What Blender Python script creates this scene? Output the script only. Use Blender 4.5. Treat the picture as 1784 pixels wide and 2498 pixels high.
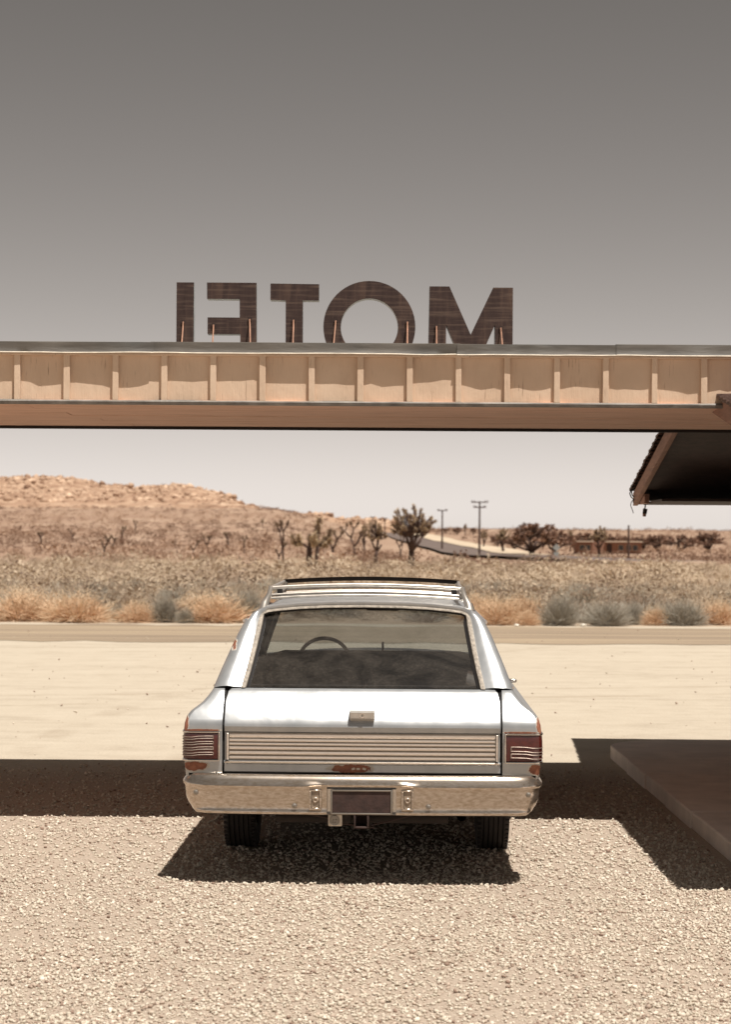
import bpy, bmesh, math, random
import numpy as np
from mathutils import Vector, Matrix, Euler, noise
R = math.radians
random.seed(7); NP = np.random.default_rng(7)
for o in list(bpy.data.objects): bpy.data.objects.remove(o)
scene = bpy.context.scene
COL = scene.collection

# ------------------------------------------------------------------ camera, world, sun, exposure
F = 5050.0            # focal length in photograph pixels (photograph 1784 wide)
CX, HZ, CAMH = 892.0, 1335.0, 1.75
ROLL = 0.36
cd = bpy.data.cameras.new('camera'); cam = bpy.data.objects.new('camera', cd); COL.objects.link(cam)
cam.location = (0, 0, CAMH)
cam.rotation_euler = (Matrix.Rotation(R(90), 3, 'X') @ Matrix.Rotation(R(ROLL), 3, 'Z')).to_euler()
cd.sensor_fit = 'HORIZONTAL'; cd.sensor_width = 36.0; cd.lens = 36.0 * F / 1784.0
cd.shift_y = (HZ - 1249.0) / 1784.0
cd.clip_start = 0.1; cd.clip_end = 30000
cd.dof.use_dof = True; cd.dof.focus_distance = 11.3; cd.dof.aperture_fstop = 7.0
scene.camera = cam

TX, TY = 0.19, 0.30   # shadow travel per metre of height (left, away)
sun_from = Vector((TX, -TY, 1.0)).normalized()
SUN_EL = math.asin(sun_from.z); SUN_AZ = math.atan2(TX, -TY)
world = bpy.data.worlds.new('World'); scene.world = world; world.use_nodes = True
wn, wl = world.node_tree.nodes, world.node_tree.links
wn.clear()
sky = wn.new('ShaderNodeTexSky'); sky.sky_type = 'NISHITA'; sky.sun_disc = False
sky.sun_elevation = SUN_EL; sky.sun_rotation = SUN_AZ; sky.altitude = 1000
sky.air_density = 1.0; sky.dust_density = 1.0; sky.ozone_density = 1.0
sepr = wn.new('ShaderNodeSeparateColor'); pw_ = wn.new('ShaderNodeMath'); pw_.operation = 'POWER'; pw_.inputs[1].default_value = 1.3
tint = wn.new('ShaderNodeMix'); tint.data_type = 'RGBA'; tint.blend_type = 'MULTIPLY'   # warm, faded film rendering of the sky
tint.inputs['Factor'].default_value = 1.0; tint.inputs[7].default_value = (1.0, 0.92, 0.86, 1)
bg = wn.new('ShaderNodeBackground'); bg.inputs['Strength'].default_value = 0.066
wo = wn.new('ShaderNodeOutputWorld')
wl.new(sky.outputs[0], sepr.inputs[0]); wl.new(sepr.outputs[0], pw_.inputs[0])
wl.new(pw_.outputs[0], tint.inputs[6]); wl.new(tint.outputs[2], bg.inputs[0]); wl.new(bg.outputs[0], wo.inputs[0])
sl = bpy.data.lights.new('sun', 'SUN'); sl.energy = 5.0; sl.angle = R(0.5); sl.color = (1.0, 0.945, 0.87)
so = bpy.data.objects.new('sun', sl); COL.objects.link(so); so.location = (3, -4, 20)
so.rotation_euler = (-sun_from).to_track_quat('-Z', 'Y').to_euler()
scene.view_settings.view_transform = 'Standard'; scene.view_settings.look = 'None'
scene.view_settings.gamma = 1.0; scene.view_settings.exposure = 0.3
scene.render.engine = 'CYCLES'
scene.cycles.max_bounces = 8; scene.cycles.transparent_max_bounces = 12
scene.cycles.caustics_reflective = False; scene.cycles.caustics_refractive = False

_cr, _sr = math.cos(R(ROLL)), math.sin(R(ROLL))
def P(x, y, Y):
    """photograph pixel -> point at depth Y"""
    dx, dy = x - CX, HZ - y
    u, v = dx * _cr - dy * _sr, dx * _sr + dy * _cr
    return Vector((u * Y / F, Y, CAMH + v * Y / F))

# ------------------------------------------------------------------ helpers
class MB:
    def __init__(s): s.v = []; s.f = []; s.mi = []; s.cur = 0
    def add(s, vs, fs):
        b = len(s.v); s.v += [tuple(p) for p in vs]
        for f in fs: s.f.append(tuple(b + i for i in f)); s.mi.append(s.cur)
        return b
    def box(s, c, d, rot=None):
        hx, hy, hz = d[0]/2, d[1]/2, d[2]/2
        vs = [Vector((x*hx, y*hy, z*hz)) for x in (-1,1) for y in (-1,1) for z in (-1,1)]
        if rot is not None: vs = [rot @ p for p in vs]
        c = Vector(c); vs = [p + c for p in vs]
        s.add(vs, [(0,1,3,2),(4,6,7,5),(0,4,5,1),(2,3,7,6),(0,2,6,4),(1,5,7,3)])
    def rbox(s, c, d, r=0.02, seg=2, rot=None):
        bm = bmesh.new(); bmesh.ops.create_cube(bm, size=1.0)
        bmesh.ops.scale(bm, vec=d, verts=bm.verts)
        bmesh.ops.bevel(bm, geom=list(bm.edges), offset=r, segments=seg, profile=0.5, affect='EDGES')
        bm.verts.ensure_lookup_table(); c = Vector(c)
        vs = [((rot @ v.co) if rot is not None else v.co) + c for v in bm.verts]
        s.add([tuple(p) for p in vs], [tuple(v.index for v in f.verts) for f in bm.faces]); bm.free()
    def tube(s, pts, rad, n=8, caps=True):
        pts = [Vector(p) for p in pts]; k = len(pts)
        rads = rad if isinstance(rad, (list, tuple)) else [rad]*k
        up = None; rings = []
        for i in range(k):
            t = (pts[min(i+1,k-1)] - pts[max(i-1,0)]).normalized()
            if up is None:
                up = t.orthogonal().normalized()
            up = (up - t*up.dot(t)).normalized(); w = t.cross(up)
            rings.append([pts[i] + (up*math.cos(a) + w*math.sin(a))*rads[i] for a in [2*math.pi*j/n for j in range(n)]])
        vs = [p for r in rings for p in r]; fs = []
        for i in range(k-1):
            for j in range(n):
                fs.append((i*n+j, i*n+(j+1)%n, (i+1)*n+(j+1)%n, (i+1)*n+j))
        if caps: fs.append(tuple(range(n-1,-1,-1))); fs.append(tuple((k-1)*n+j for j in range(n)))
        s.add(vs, fs)
    def grid(s, rows, skip=None):
        n = len(rows[0]); vs = [p for r in rows for p in r]; fs = []
        for i in range(len(rows)-1):
            for j in range(n-1):
                if skip and skip(i, j): continue
                fs.append((i*n+j, i*n+j+1, (i+1)*n+j+1, (i+1)*n+j))
        s.add(vs, fs)
    def lathe(s, prof, c, axis='X', n=32, closed=False):
        rows = []
        for k in range(n+1):
            a = 2*math.pi*k/n
            row = []
            for (o, r) in prof:
                if axis == 'X': row.append((c[0]+o, c[1]+r*math.cos(a), c[2]+r*math.sin(a)))
                elif axis == 'Y': row.append((c[0]+r*math.cos(a), c[1]+o, c[2]+r*math.sin(a)))
                else: row.append((c[0]+r*math.cos(a), c[1]+r*math.sin(a), c[2]+o))
            rows.append(row)
        s.grid(rows)
    def prism(s, poly, y0, y1):
        n = len(poly)
        vs = [(x, y0, z) for x, z in poly] + [(x, y1, z) for x, z in poly]
        fs = [tuple(range(n)), tuple(range(2*n-1, n-1, -1))] + [(i, i+n, (i+1)%n+n, (i+1)%n) for i in range(n)]
        s.add(vs, fs)
    def mesh(s, name):
        me = bpy.data.meshes.new(name); me.from_pydata(s.v, [], s.f)
        me.polygons.foreach_set('material_index', s.mi)
        bm = bmesh.new(); bm.from_mesh(me)
        bmesh.ops.remove_doubles(bm, verts=bm.verts, dist=1e-5)
        bmesh.ops.delete(bm, geom=[v for v in bm.verts if not v.link_faces], context='VERTS')
        bmesh.ops.recalc_face_normals(bm, faces=bm.faces); bm.to_mesh(me); bm.free()
        return me
    def build(s, name, mat, parent=None, smooth=None, sub=0, solid=0, bevel=0):
        me = s.mesh(name)
        for m in (mat if isinstance(mat, (list, tuple)) else [mat]): me.materials.append(m)
        if smooth is not None:
            me.shade_smooth()
            if smooth < 180: me.set_sharp_from_angle(angle=R(smooth))
        o = bpy.data.objects.new(name, me); COL.objects.link(o); o.parent = parent
        if solid:
            m = o.modifiers.new('solid', 'SOLIDIFY'); m.thickness = abs(solid); m.offset = -1 if solid > 0 else 1
        if bevel:
            m = o.modifiers.new('bev', 'BEVEL'); m.width = bevel; m.segments = 2; m.limit_method = 'ANGLE'
        if sub:
            m = o.modifiers.new('sub', 'SUBSURF'); m.levels = sub; m.render_levels = sub
        return o

def tag(o, label=None, cat=None, group=None, kind=None):
    if label: o['label'] = label
    if cat: o['category'] = cat
    if group: o['group'] = group
    if kind: o['kind'] = kind
    return o
def empty(name, loc=(0,0,0), rz=0):
    o = bpy.data.objects.new(name, None); COL.objects.link(o); o.location = loc; o.rotation_euler = (0,0,rz)
    o.empty_display_size = 0.2
    return o
def copy_tree(o, parent=None):
    c = o.copy(); COL.objects.link(c); c.parent = parent
    for ch in list(o.children): copy_tree(ch, c)
    return c
def sm(a, b, t):
    t = min(1, max(0, (t-a)/(b-a))); return t*t*(3-2*t)
def interp(x, tab):
    if x <= tab[0][0]: return tab[0][1]
    for (a, b), (c, d) in zip(tab, tab[1:]):
        if x <= c: return b + (d-b)*(x-a)/(c-a)
    return tab[-1][1]

class NT:
    def __init__(s, name):
        s.m = bpy.data.materials.new(name); s.m.use_nodes = True
        s.n, s.l = s.m.node_tree.nodes, s.m.node_tree.links
        s.bsdf = s.n['Principled BSDF']; s.out = s.n['Material Output']; s._co = None
    def co(s):
        if s._co is None: s._co = s.n.new('ShaderNodeTexCoord')
        return s._co.outputs['Object']
    def map(s, scale, rot=(0,0,0)):
        m = s.n.new('ShaderNodeMapping'); m.inputs['Scale'].default_value = scale; m.inputs['Rotation'].default_value = rot
        s.l.new(s.co(), m.inputs[0]); return m.outputs[0]
    def noise(s, scale, detail=4, rough=0.55, vec=None, dist=0.0):
        t = s.n.new('ShaderNodeTexNoise'); t.inputs['Scale'].default_value = scale
        t.inputs['Detail'].default_value = detail; t.inputs['Roughness'].default_value = rough; t.inputs['Distortion'].default_value = dist
        s.l.new(vec if vec is not None else s.co(), t.inputs['Vector']); return t.outputs['Fac']
    def voro(s, scale, vec=None, out='Distance'):
        t = s.n.new('ShaderNodeTexVoronoi'); t.inputs['Scale'].default_value = scale
        s.l.new(vec if vec is not None else s.co(), t.inputs['Vector']); return t.outputs[out]
    def ramp(s, fac, stops):
        r = s.n.new('ShaderNodeValToRGB'); e = r.color_ramp.elements
        while len(e) < len(stops): e.new(0.5)
        for k, (p, c) in enumerate(stops):
            e[k].position = p; e[k].color = (c if len(c) == 4 else (*c, 1)) if hasattr(c, '__len__') else (c, c, c, 1)
        s.l.new(fac, r.inputs[0]); return r.outputs[0]
    def mix(s, fac, a, b, mode='MIX'):
        m = s.n.new('ShaderNodeMix'); m.data_type = 'RGBA'; m.blend_type = mode
        for v, i in ((fac, 0), (a, 6), (b, 7)):
            if hasattr(v, 'is_linked'): s.l.new(v, m.inputs[i])
            else: m.inputs[i].default_value = v if i == 0 else (*v[:3], 1)
        return m.outputs[2]
    def math(s, op, a, b=None, c=None, clamp=False):
        m = s.n.new('ShaderNodeMath'); m.operation = op; m.use_clamp = clamp
        for i, v in enumerate((a, b, c)):
            if v is None: continue
            if hasattr(v, 'is_linked'): s.l.new(v, m.inputs[i])
            else: m.inputs[i].default_value = v
        return m.outputs[0]
    def attr(s, name, out='Fac'):
        a = s.n.new('ShaderNodeAttribute'); a.attribute_name = name; return a.outputs[out]
    def sep(s, vec=None):
        x = s.n.new('ShaderNodeSeparateXYZ'); s.l.new(vec if vec is not None else s.co(), x.inputs[0]); return x.outputs
    def bump(s, h, strength=0.3, dist=0.01):
        b = s.n.new('ShaderNodeBump'); b.inputs['Strength'].default_value = strength; b.inputs['Distance'].default_value = dist
        s.l.new(h, b.inputs['Height']); s.l.new(b.outputs[0], s.bsdf.inputs['Normal']); return b
    def set(s, color=None, rough=None, metal=None, spec=None, coat=None, **kw):
        for k, v in (('Base Color', color), ('Roughness', rough), ('Metallic', metal), ('Specular IOR Level', spec), ('Coat Weight', coat)):
            if v is None: continue
            if hasattr(v, 'is_linked'): s.l.new(v, s.bsdf.inputs[k])
            elif k == 'Base Color': s.bsdf.inputs[k].default_value = (*v[:3], 1)
            else: s.bsdf.inputs[k].default_value = v
        return s
def basic(name, col, rough=0.6, metal=0.0, var=0.25, scale=12, bump=0.0, bscale=40, spec=None, stretch=(1,1,1)):
    t = NT(name); v = t.map(stretch)
    n = t.noise(scale, 5, vec=v)
    c0 = tuple(c*(1-var) for c in col); c1 = tuple(min(1, c*(1+var)) for c in col)
    t.set(t.ramp(n, [(0.3, c0), (0.7, c1)]), rough, metal, spec)
    if bump: t.bump(t.noise(bscale, 4, vec=v), bump, 0.01)
    return t.m

# ------------------------------------------------------------------ materials
def m_ground():
    t = NT('ground'); x, y, z = t.sep()
    big = t.noise(0.35, 5); med = t.noise(3.0, 6, 0.6); fine = t.noise(45, 4, 0.65)
    streak = t.noise(1.0, 7, 0.66, vec=t.map((0.35, 1.5, 1)), dist=.8)
    sand = t.ramp(t.math('ADD', t.math('MULTIPLY', streak, .6), t.math('MULTIPLY', med, .4)),
                  [(.28, (.37,.31,.24)), (.48, (.47,.405,.32)), (.70, (.52,.455,.365))])
    grav = t.ramp(t.noise(60, 3, .7), [(.3, (.28,.22,.17)), (.52, (.40,.325,.26)), (.75, (.49,.41,.33))])
    des = t.ramp(t.noise(.06, 6, .65), [(.35, (.30,.215,.15)), (.55, (.38,.285,.205)), (.7, (.46,.36,.265))])
    wob = t.math('MULTIPLY', t.math('SUBTRACT', t.noise(.5, 5), .5), 3.0)
    yy = t.math('ADD', y, wob)
    g1 = t.math('MULTIPLY_ADD', yy, 1/1.6, -15.3/1.6, clamp=True)
    g2 = t.math('MULTIPLY_ADD', yy, 1/1.2, -46.3/1.2, clamp=True)
    g3 = t.math('MULTIPLY_ADD', yy, 1/60, -170/60, clamp=True)
    des = t.mix(g3, des, t.ramp(t.noise(.05, 6, .7), [(.35, (.27,.175,.125)), (.5, (.33,.225,.16)), (.68, (.42,.31,.23))]))
    c = t.mix(g2, t.mix(g1, grav, sand), des)
    # faint tyre tracks over the lot
    brk = t.ramp(t.noise(.8, 5, .7), [(.42, 0.0), (.6, 1.0)]); trk = None
    v1 = t.math('SUBTRACT', t.math('SUBTRACT', y, 24.5), t.math('MULTIPLY', t.math('SINE', t.math('MULTIPLY', x, .11)), 2.6))
    v2 = t.math('SUBTRACT', t.math('SUBTRACT', y, 33.0), t.math('MULTIPLY', t.math('SINE', t.math('MULTIPLY_ADD', x, .07, 1.0)), 3.0))
    v3 = t.math('ADD', t.math('ADD', x, 2.2), t.math('MULTIPLY', t.math('POWER', t.math('SUBTRACT', y, 17.0), 2.0), -.012))
    for v in (v1, v2, v3):
        q = t.math('ABSOLUTE', t.math('SUBTRACT', t.math('ABSOLUTE', v), .72))
        q = t.ramp(q, [(.09, 1.0), (.2, 0.0)]); trk = q if trk is None else t.math('MAXIMUM', trk, q)
    trk = t.math('MULTIPLY', t.math('MULTIPLY', trk, brk), t.math('MULTIPLY', g1, t.math('SUBTRACT', 1.0, g2)))
    c = t.mix(t.math('MULTIPLY', trk, .30), c, (.27,.205,.145))
    # scattered dark specks and small stones on the lot
    vor = t.voro(7.0); sp = t.ramp(vor, [(.045, 1.0), (.075, 0.0)])
    sp2 = t.math('MULTIPLY', sp, t.math('GREATER_THAN', t.noise(2.3, 2), .56))
    c = t.mix(t.math('MULTIPLY', sp2, .45), c, (.10,.07,.05))
    c = t.mix(1.0, c, t.ramp(fine, [(.3, .86), (.7, 1.1)]), 'MULTIPLY')
    t.set(c, .95, 0, .15)
    h = t.math('ADD', t.math('MULTIPLY', fine, .5), t.math('ADD', t.math('MULTIPLY', med, 1.2), t.math('MULTIPLY', streak, 1.5)))
    t.bump(h, .45, .03)
    return t.m
def m_wood(name, a, b, c, axis=(1,12,12), scale=6, bump=.3, rough=.75, lines=None):
    t = NT(name); v = t.map(axis)
    n = t.noise(scale, 6, .65, vec=v, dist=.6)
    col = t.ramp(n, [(.3, a), (.52, b), (.72, c)])
    if lines:
        w = t.noise(lines[1], 3, .6, vec=t.map(lines[0]))
        col = t.mix(t.math('MULTIPLY', t.ramp(w, [(.5, 0.0), (.66, 1.0)]), lines[3]), col, lines[2])
    t.set(col, rough, 0, .3); t.bump(n, bump, .006); return t.m
def m_paint():
    t = NT('faded_silver_paint')
    n = t.noise(5, 5, .6); f = t.noise(900, 2, .5); strk = t.noise(14, 5, .6, vec=t.map((1,1,.25)))
    col = t.ramp(n, [(.3, (.35,.362,.372)), (.7, (.435,.44,.445))])
    col = t.mix(.25, col, t.ramp(strk, [(.3, (.34,.36,.38)), (.7, (.58,.59,.59))]))
    spots = [((-.055,.09,.604),(.115,.1,.024)), ((-.868,.09,.610),(.062,.1,.026)), ((.905,.1,.606),(.045,.1,.028)),
             ((-.917,.12,.83),(.014,.08,.055)), ((.920,.12,.835),(.020,.09,.062)), ((-.83,.1,.797),(.10,.03,.0065)), ((.83,.1,.797),(.10,.03,.0065)),
             ((-.694,.47,1.215),(.020,.07,.040)), ((-.628,.6,1.372),(.016,.07,.026)), ((.79,.34,1.03),(.01,.02,.006))]
    nn = t.math('MULTIPLY', t.math('SUBTRACT', t.noise(22, 5, .7), .5), 1.5)
    mask = None; edge = None
    for c, r in spots:
        m = t.n.new('ShaderNodeVectorMath'); m.operation = 'SUBTRACT'; t.l.new(t.co(), m.inputs[0]); m.inputs[1].default_value = c
        d = t.n.new('ShaderNodeVectorMath'); d.operation = 'DIVIDE'; t.l.new(m.outputs[0], d.inputs[0]); d.inputs[1].default_value = r
        L = t.n.new('ShaderNodeVectorMath'); L.operation = 'LENGTH'; t.l.new(d.outputs[0], L.inputs[0])
        q = t.math('ADD', L.outputs['Value'], nn)
        mask = q if mask is None else t.math('MINIMUM', mask, q)
    rust = t.math('LESS_THAN', mask, .92); prim = t.math('LESS_THAN', mask, 1.12)
    rc = t.ramp(t.noise(35, 5, .7), [(.3, (.15,.05,.03)), (.55, (.27,.10,.055)), (.75, (.37,.175,.10))])
    col = t.mix(prim, col, (.50,.46,.40)); col = t.mix(rust, col, rc)
    met = t.math('MULTIPLY', t.math('SUBTRACT', 1.0, prim), .55)
    rou = t.math('ADD', t.math('MULTIPLY', prim, .4), t.math('MULTIPLY_ADD', n, .16, .26))
    t.set(col, rou, met, .45, .12); t.bsdf.inputs['Coat Roughness'].default_value = .18
    b = t.bump(t.math('ADD', t.math('MULTIPLY', t.noise(4.0, 3), 2.0), t.math('MULTIPLY', f, .02)), .10, .02)
    return t.m
def m_chrome(name='chrome', tint=(.66,.61,.55), rough=.16, brushed=True, metal=1.0):
    t = NT(name)
    n = t.noise(75, 6, .75, vec=t.map((.45,1,1.3))); s = t.noise(9, 4)
    col = t.mix(t.ramp(n, [(.40, 0.0), (.62, .9 if brushed else .25)]), tint, tuple(c*q for c, q in zip(tint, (.62,.56,.48))))
    pit = t.ramp(t.noise(170, 3, .7), [(.66, 0.0), (.74, 1.0)])
    col = t.mix(t.math('MULTIPLY', pit, .45 if brushed else .08), col, (.22,.13,.08))
    t.set(col, t.math('ADD', t.math('MULTIPLY', n, .16), rough-.05), metal)
    t.bump(t.math('ADD', t.math('MULTIPLY', s, .4), t.math('MULTIPLY', n, .10 if brushed else .03)), .16, .01)
    return t.m
def m_glass(name, tint, dust, rough=.02):
    t = NT(name)
    tr = t.n.new('ShaderNodeBsdfTransparent'); tr.inputs[0].default_value = (*tint, 1)
    gl = t.n.new('ShaderNodeBsdfGlossy'); gl.inputs['Roughness'].default_value = rough; gl.inputs[0].default_value = (.9,.9,.9,1)
    df = t.n.new('ShaderNodeBsdfDiffuse'); df.inputs[0].default_value = (.42,.36,.30,1)
    lw_ = t.n.new('ShaderNodeLayerWeight'); lw_.inputs[0].default_value = .5
    fr = t.math('MULTIPLY_ADD', t.math('POWER', lw_.outputs['Facing'], 4.0), .6, .045)
    m1 = t.n.new('ShaderNodeMixShader'); m2 = t.n.new('ShaderNodeMixShader')
    sm_ = t.ramp(t.noise(3.5, 6, .65, vec=t.map((1,1,1.8), (0,.5,0)), dist=1.2), [(.38, .25), (.62, 1.0)])
    fl = t.ramp(t.noise(70, 3, .6), [(.45, .7), (.7, 1.15)])
    t.l.new(t.math('MULTIPLY', t.math('MULTIPLY', sm_, fl), dust), m1.inputs[0])
    t.l.new(tr.outputs[0], m1.inputs[1]); t.l.new(df.outputs[0], m1.inputs[2])
    t.l.new(fr, m2.inputs[0]); t.l.new(m1.outputs[0], m2.inputs[1]); t.l.new(gl.outputs[0], m2.inputs[2])
    t.l.new(m2.outputs[0], t.out.inputs[0]); t.n.remove(t.bsdf); return t.m
def m_leaf(name, lo, hi, tip=None, rough=.8):
    """per-clump tint attribute; optional own colour of the tips ('tip' attribute)"""
    t = NT(name); c = t.ramp(t.attr('tint'), [(0.0, lo), (1.0, hi)])
    if tip: c = t.mix(t.attr('tip'), c, tip)
    t.set(c, rough, 0, .2)
    return t.m
M = {}
M['ground'] = m_ground()
M['paint'] = m_paint()
M['chrome'] = m_chrome('worn_chrome', (.61,.54,.475), .2, True, .90)
M['chrome2'] = m_chrome('bright_trim', (.66,.62,.58), .16, False)
M['alu'] = m_chrome('ribbed_aluminium', (.80,.725,.655), .34, False, .85)
M['frame_metal'] = m_chrome('dull_frame_metal', (.33,.30,.265), .5, False)
M['black'] = basic('black_rubber', (.012,.010,.010), .6)
M['tyre'] = basic('tyre_rubber', (.034,.028,.025), .85, bump=.3, bscale=120)
M['under'] = basic('underbody', (.025,.018,.015), .9, bump=.3)
M['seam'] = basic('panel_gap', (.01,.008,.008), .9)
M['seat'] = basic('brown_vinyl', (.060,.040,.033), .55, var=.35, scale=6, bump=.5, bscale=7)
M['head'] = basic('headliner', (.055,.042,.038), .9)
M['plate'] = basic('rusty_plate', (.045,.023,.019), .75, var=.35, scale=18, bump=.25, bscale=60)
M['glass'] = m_glass('dusty_rear_glass', (.575,.605,.61), .095)
M['glass_front'] = m_glass('windscreen_glass', (.60,.63,.64), .06)
M['glass_side'] = m_glass('side_glass', (.62,.62,.60), .03)
t_ = NT('red_lens'); t_.set(t_.ramp(t_.noise(30, 4), [(.3, (.045,.006,.005)), (.7, (.095,.013,.010))]), .16, 0, .5, .3); M['lens'] = t_.m
M['clear_lens'] = basic('clear_lens', (.30,.23,.17), .25, var=.3, scale=30)
M['white_plastic'] = basic('white_plastic', (.62,.55,.46), .6)
M['frame_dull'] = basic('corroded_frame', (.27,.235,.195), .6, .25, var=.35, scale=45, bump=.4, bscale=90)
M['bar_metal'] = basic('dull_bar_metal', (.42,.33,.28), .42, .7, var=.3, scale=40)
M['handle'] = basic('handle_metal', (.52,.49,.45), .38, .45, var=.12, scale=30)
M['rack'] = basic('rack_metal', (.60,.555,.50), .34, .75, var=.2, scale=20)
M['hitch'] = basic('rusted_hitch', (.040,.021,.017), .8, bump=.3)
M['cream'] = None
def m_cream():
    t = NT('cream_paint'); g = t.noise(9, 5, .6, vec=t.map((9,9,.6))); n = t.noise(2.2, 4); sc = t.noise(5, 3, vec=t.map((1,1,.7)))
    col = t.ramp(n, [(.3, (.62,.46,.335)), (.7, (.71,.545,.41))])
    crack = t.ramp(g, [(.31, 1.0), (.40, 0.0)])
    stain = t.ramp(t.noise(1.6, 6, .7, vec=t.map((3,3,.8))), [(.5, 0.0), (.72, .28)]); col = t.mix(stain, col, (.46,.32,.22))
    col = t.mix(t.math('MULTIPLY', crack, t.ramp(sc, [(.45, 0.0), (.62, .75)])), col, (.20,.12,.08))
    t.set(col, .75, 0, .25); t.bump(t.math('ADD', t.math('MULTIPLY', g, .7), t.math('MULTIPLY', t.noise(26, 3, .6, vec=t.map((1,1,.5))), .9)), .55, .006); return t.m
M['cream'] = m_cream()
M['flash'] = basic('weathered_flashing', (.085,.074,.062), .6, .0, var=.5, scale=3, bump=.5, bscale=6, stretch=(.6,1,3))
M['flash_edge'] = basic('pale_flashing_edge', (.62,.54,.44), .5)
M['lead'] = basic('grey_flashing', (.17,.15,.13), .6, var=.4, scale=8, bump=.4, bscale=25)
M['soffit'] = m_wood('redwood_soffit', (.50,.285,.195), (.74,.455,.33), (.82,.54,.41), (.55,9,9), 4, .35)
M['soffit_dark'] = basic('dark_drip_edge', (.02,.014,.012), .8)
M['letter'] = m_wood('weathered_brown_board', (.032,.018,.016), (.056,.033,.028), (.110,.066,.049), (3.2,3.2,.5), 5, .4,
                     lines=((1.0,1,22), 2.6, (.155,.105,.08), .6))
M['letter_edge'] = basic('pale_blue_letter_edge', (.50,.54,.55), .45, var=.2)
M['copper'] = basic('rusty_rod', (.33,.18,.12), .55, .4, var=.3)
M['barge'] = m_wood('brown_barge_board', (.22,.115,.085), (.31,.165,.12), (.38,.21,.15), (9,.7,9), 4, .3)
M['shingle'] = basic('brown_shingle', (.14,.085,.068), .9, var=.35, scale=9, bump=.5)
M['dark_wood'] = basic('dark_stained_wood', (.045,.024,.020), .8, var=.3, bump=.3)
M['wall'] = basic('brown_stucco', (.30,.20,.14), .9, var=.15, scale=5, bump=.4, bscale=60)
M['concrete'] = basic('concrete', (.74,.64,.56), .9, var=.12, scale=4, bump=.25, bscale=70)
M['asphalt'] = None
def m_road():
    t = NT('dusty_asphalt'); s = t.noise(1.0, 6, .6, vec=t.map((.10,1.7,1))); f = t.noise(30, 4, .6)
    c = t.ramp(s, [(.33, (.215,.165,.12)), (.5, (.30,.232,.165)), (.68, (.385,.30,.205))])
    t.set(t.mix(1, c, t.ramp(f, [(.3, .9), (.7, 1.08)]), 'MULTIPLY'), .92, 0, .2); t.bump(f, .3, .01); return t.m
M['asphalt'] = m_road()
M['far_asphalt'] = basic('far_asphalt', (.135,.10,.085), .9, var=.1, scale=.2)
M['far_sand'] = basic('far_sand', (.50,.40,.29), .95, var=.12, scale=.1)
M['pole'] = basic('pole_wood', (.075,.042,.032), .9)
M['insul'] = basic('insulator', (.12,.10,.09), .4)
M['trunk'] = basic('joshua_bark', (.072,.043,.034), .95, var=.4, scale=3, bump=.6, bscale=8)
M['tuft'] = m_leaf('joshua_leaves', (.20,.13,.085), (.52,.40,.26))
M['tuft_red'] = m_leaf('dry_tree_leaves', (.19,.11,.08), (.40,.255,.18))
M['juniper'] = m_leaf('juniper_leaves', (.050,.040,.028), (.11,.088,.06))
M['gold'] = m_leaf('golden_dry_grass', (.50,.25,.14), (.64,.39,.23), (.78,.63,.44))
M['sage'] = m_leaf('grey_sage_twigs', (.23,.195,.155), (.36,.32,.26), (.40,.365,.305))
M['scrub'] = m_leaf('desert_scrub', (.25,.185,.135), (.64,.52,.38))
M['scrub_far'] = m_leaf('far_scrub', (.17,.10,.07), (.42,.285,.20))
M['tuft_dark'] = m_leaf('dark_joshua_leaves', (.10,.062,.044), (.27,.19,.125))
def m_pebble():
    t = NT('gravel_stones'); c = t.ramp(t.attr('tint'), [(0, (.28,.195,.15)), (.3, (.50,.40,.32)), (.55, (.55,.49,.395)), (.8, (.61,.53,.435)), (1, (.74,.655,.555))])
    t.set(c, .9, 0, .2); return t.m
M['pebble'] = m_pebble()
def m_rock():
    t = NT('granite_rock'); n = t.noise(.09, 6, .65); k = t.noise(.6, 5, .7)
    c = t.ramp(n, [(.32, (.27,.165,.11)), (.5, (.41,.27,.185)), (.7, (.56,.41,.30))])
    c = t.mix(t.ramp(k, [(.62, 0.0), (.72, .8)]), c, (.20,.13,.085)); t.set(c, .95, 0, .1); t.bump(k, .7, 1.2); return t.m
M['rock'] = m_rock()
M['boulder'] = m_leaf('boulder_granite', (.22,.13,.085), (.64,.46,.33), rough=.95)
M['sign_grey'] = basic('sign_back', (.36,.37,.35), .5, .3)
M['house_wall'] = basic('house_wall', (.24,.125,.085), .9)
M['house_roof'] = basic('house_roof', (.50,.40,.31), .8)
M['window_dark'] = basic('house_glass', (.03,.028,.028), .2)
M['litter'] = basic('litter_paper', (.70,.66,.58), .7)

# ------------------------------------------------------------------ terrain
LT = [(0,0),(130,0),(200,0.0),(300,1.6),(450,5.0),(600,10.6),(700,15.0),(1000,17.0),(1500,12),(3000,2),(9000,0)]
RT = [(0,0),(150,0),(250,0.0),(330,.1),(420,.9),(520,2.0),(650,4.6),(800,8.0),(1000,11.0),(1500,9),(3000,2),(9000,0)]
def zg(X, Y):
    if Y < 100: return 0.0
    a = CX + F*X/Y; w = sm(620, 980, a)
    z = interp(Y, LT)*(1-w) + interp(Y, RT)*w
    return z + sm(120, 260, Y)*0.5*noise.noise((X*.03, Y*.015, 3.1))
ys = [-60,-30,-15,-5,0,4,8,12,16,20,26,32,38,46,54,64,76,90,105] + list(np.arange(120, 1300, 14)) + [1400,1600,2000,2600,3500,5000,7000,10000]
xs = [-9000,-5000,-3000,-1800,-1200,-800,-550,-400] + list(np.arange(-310, 311, 10)) + [400,550,800,1200,1800,3000,5000,9000]
g = MB(); g.grid([[(x, y, zg(x, y)) for x in xs] for y in ys])
tag(g.build('ground', M['ground'], smooth=180), 'pale sandy desert ground, gravel in the front', kind='structure')

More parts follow.
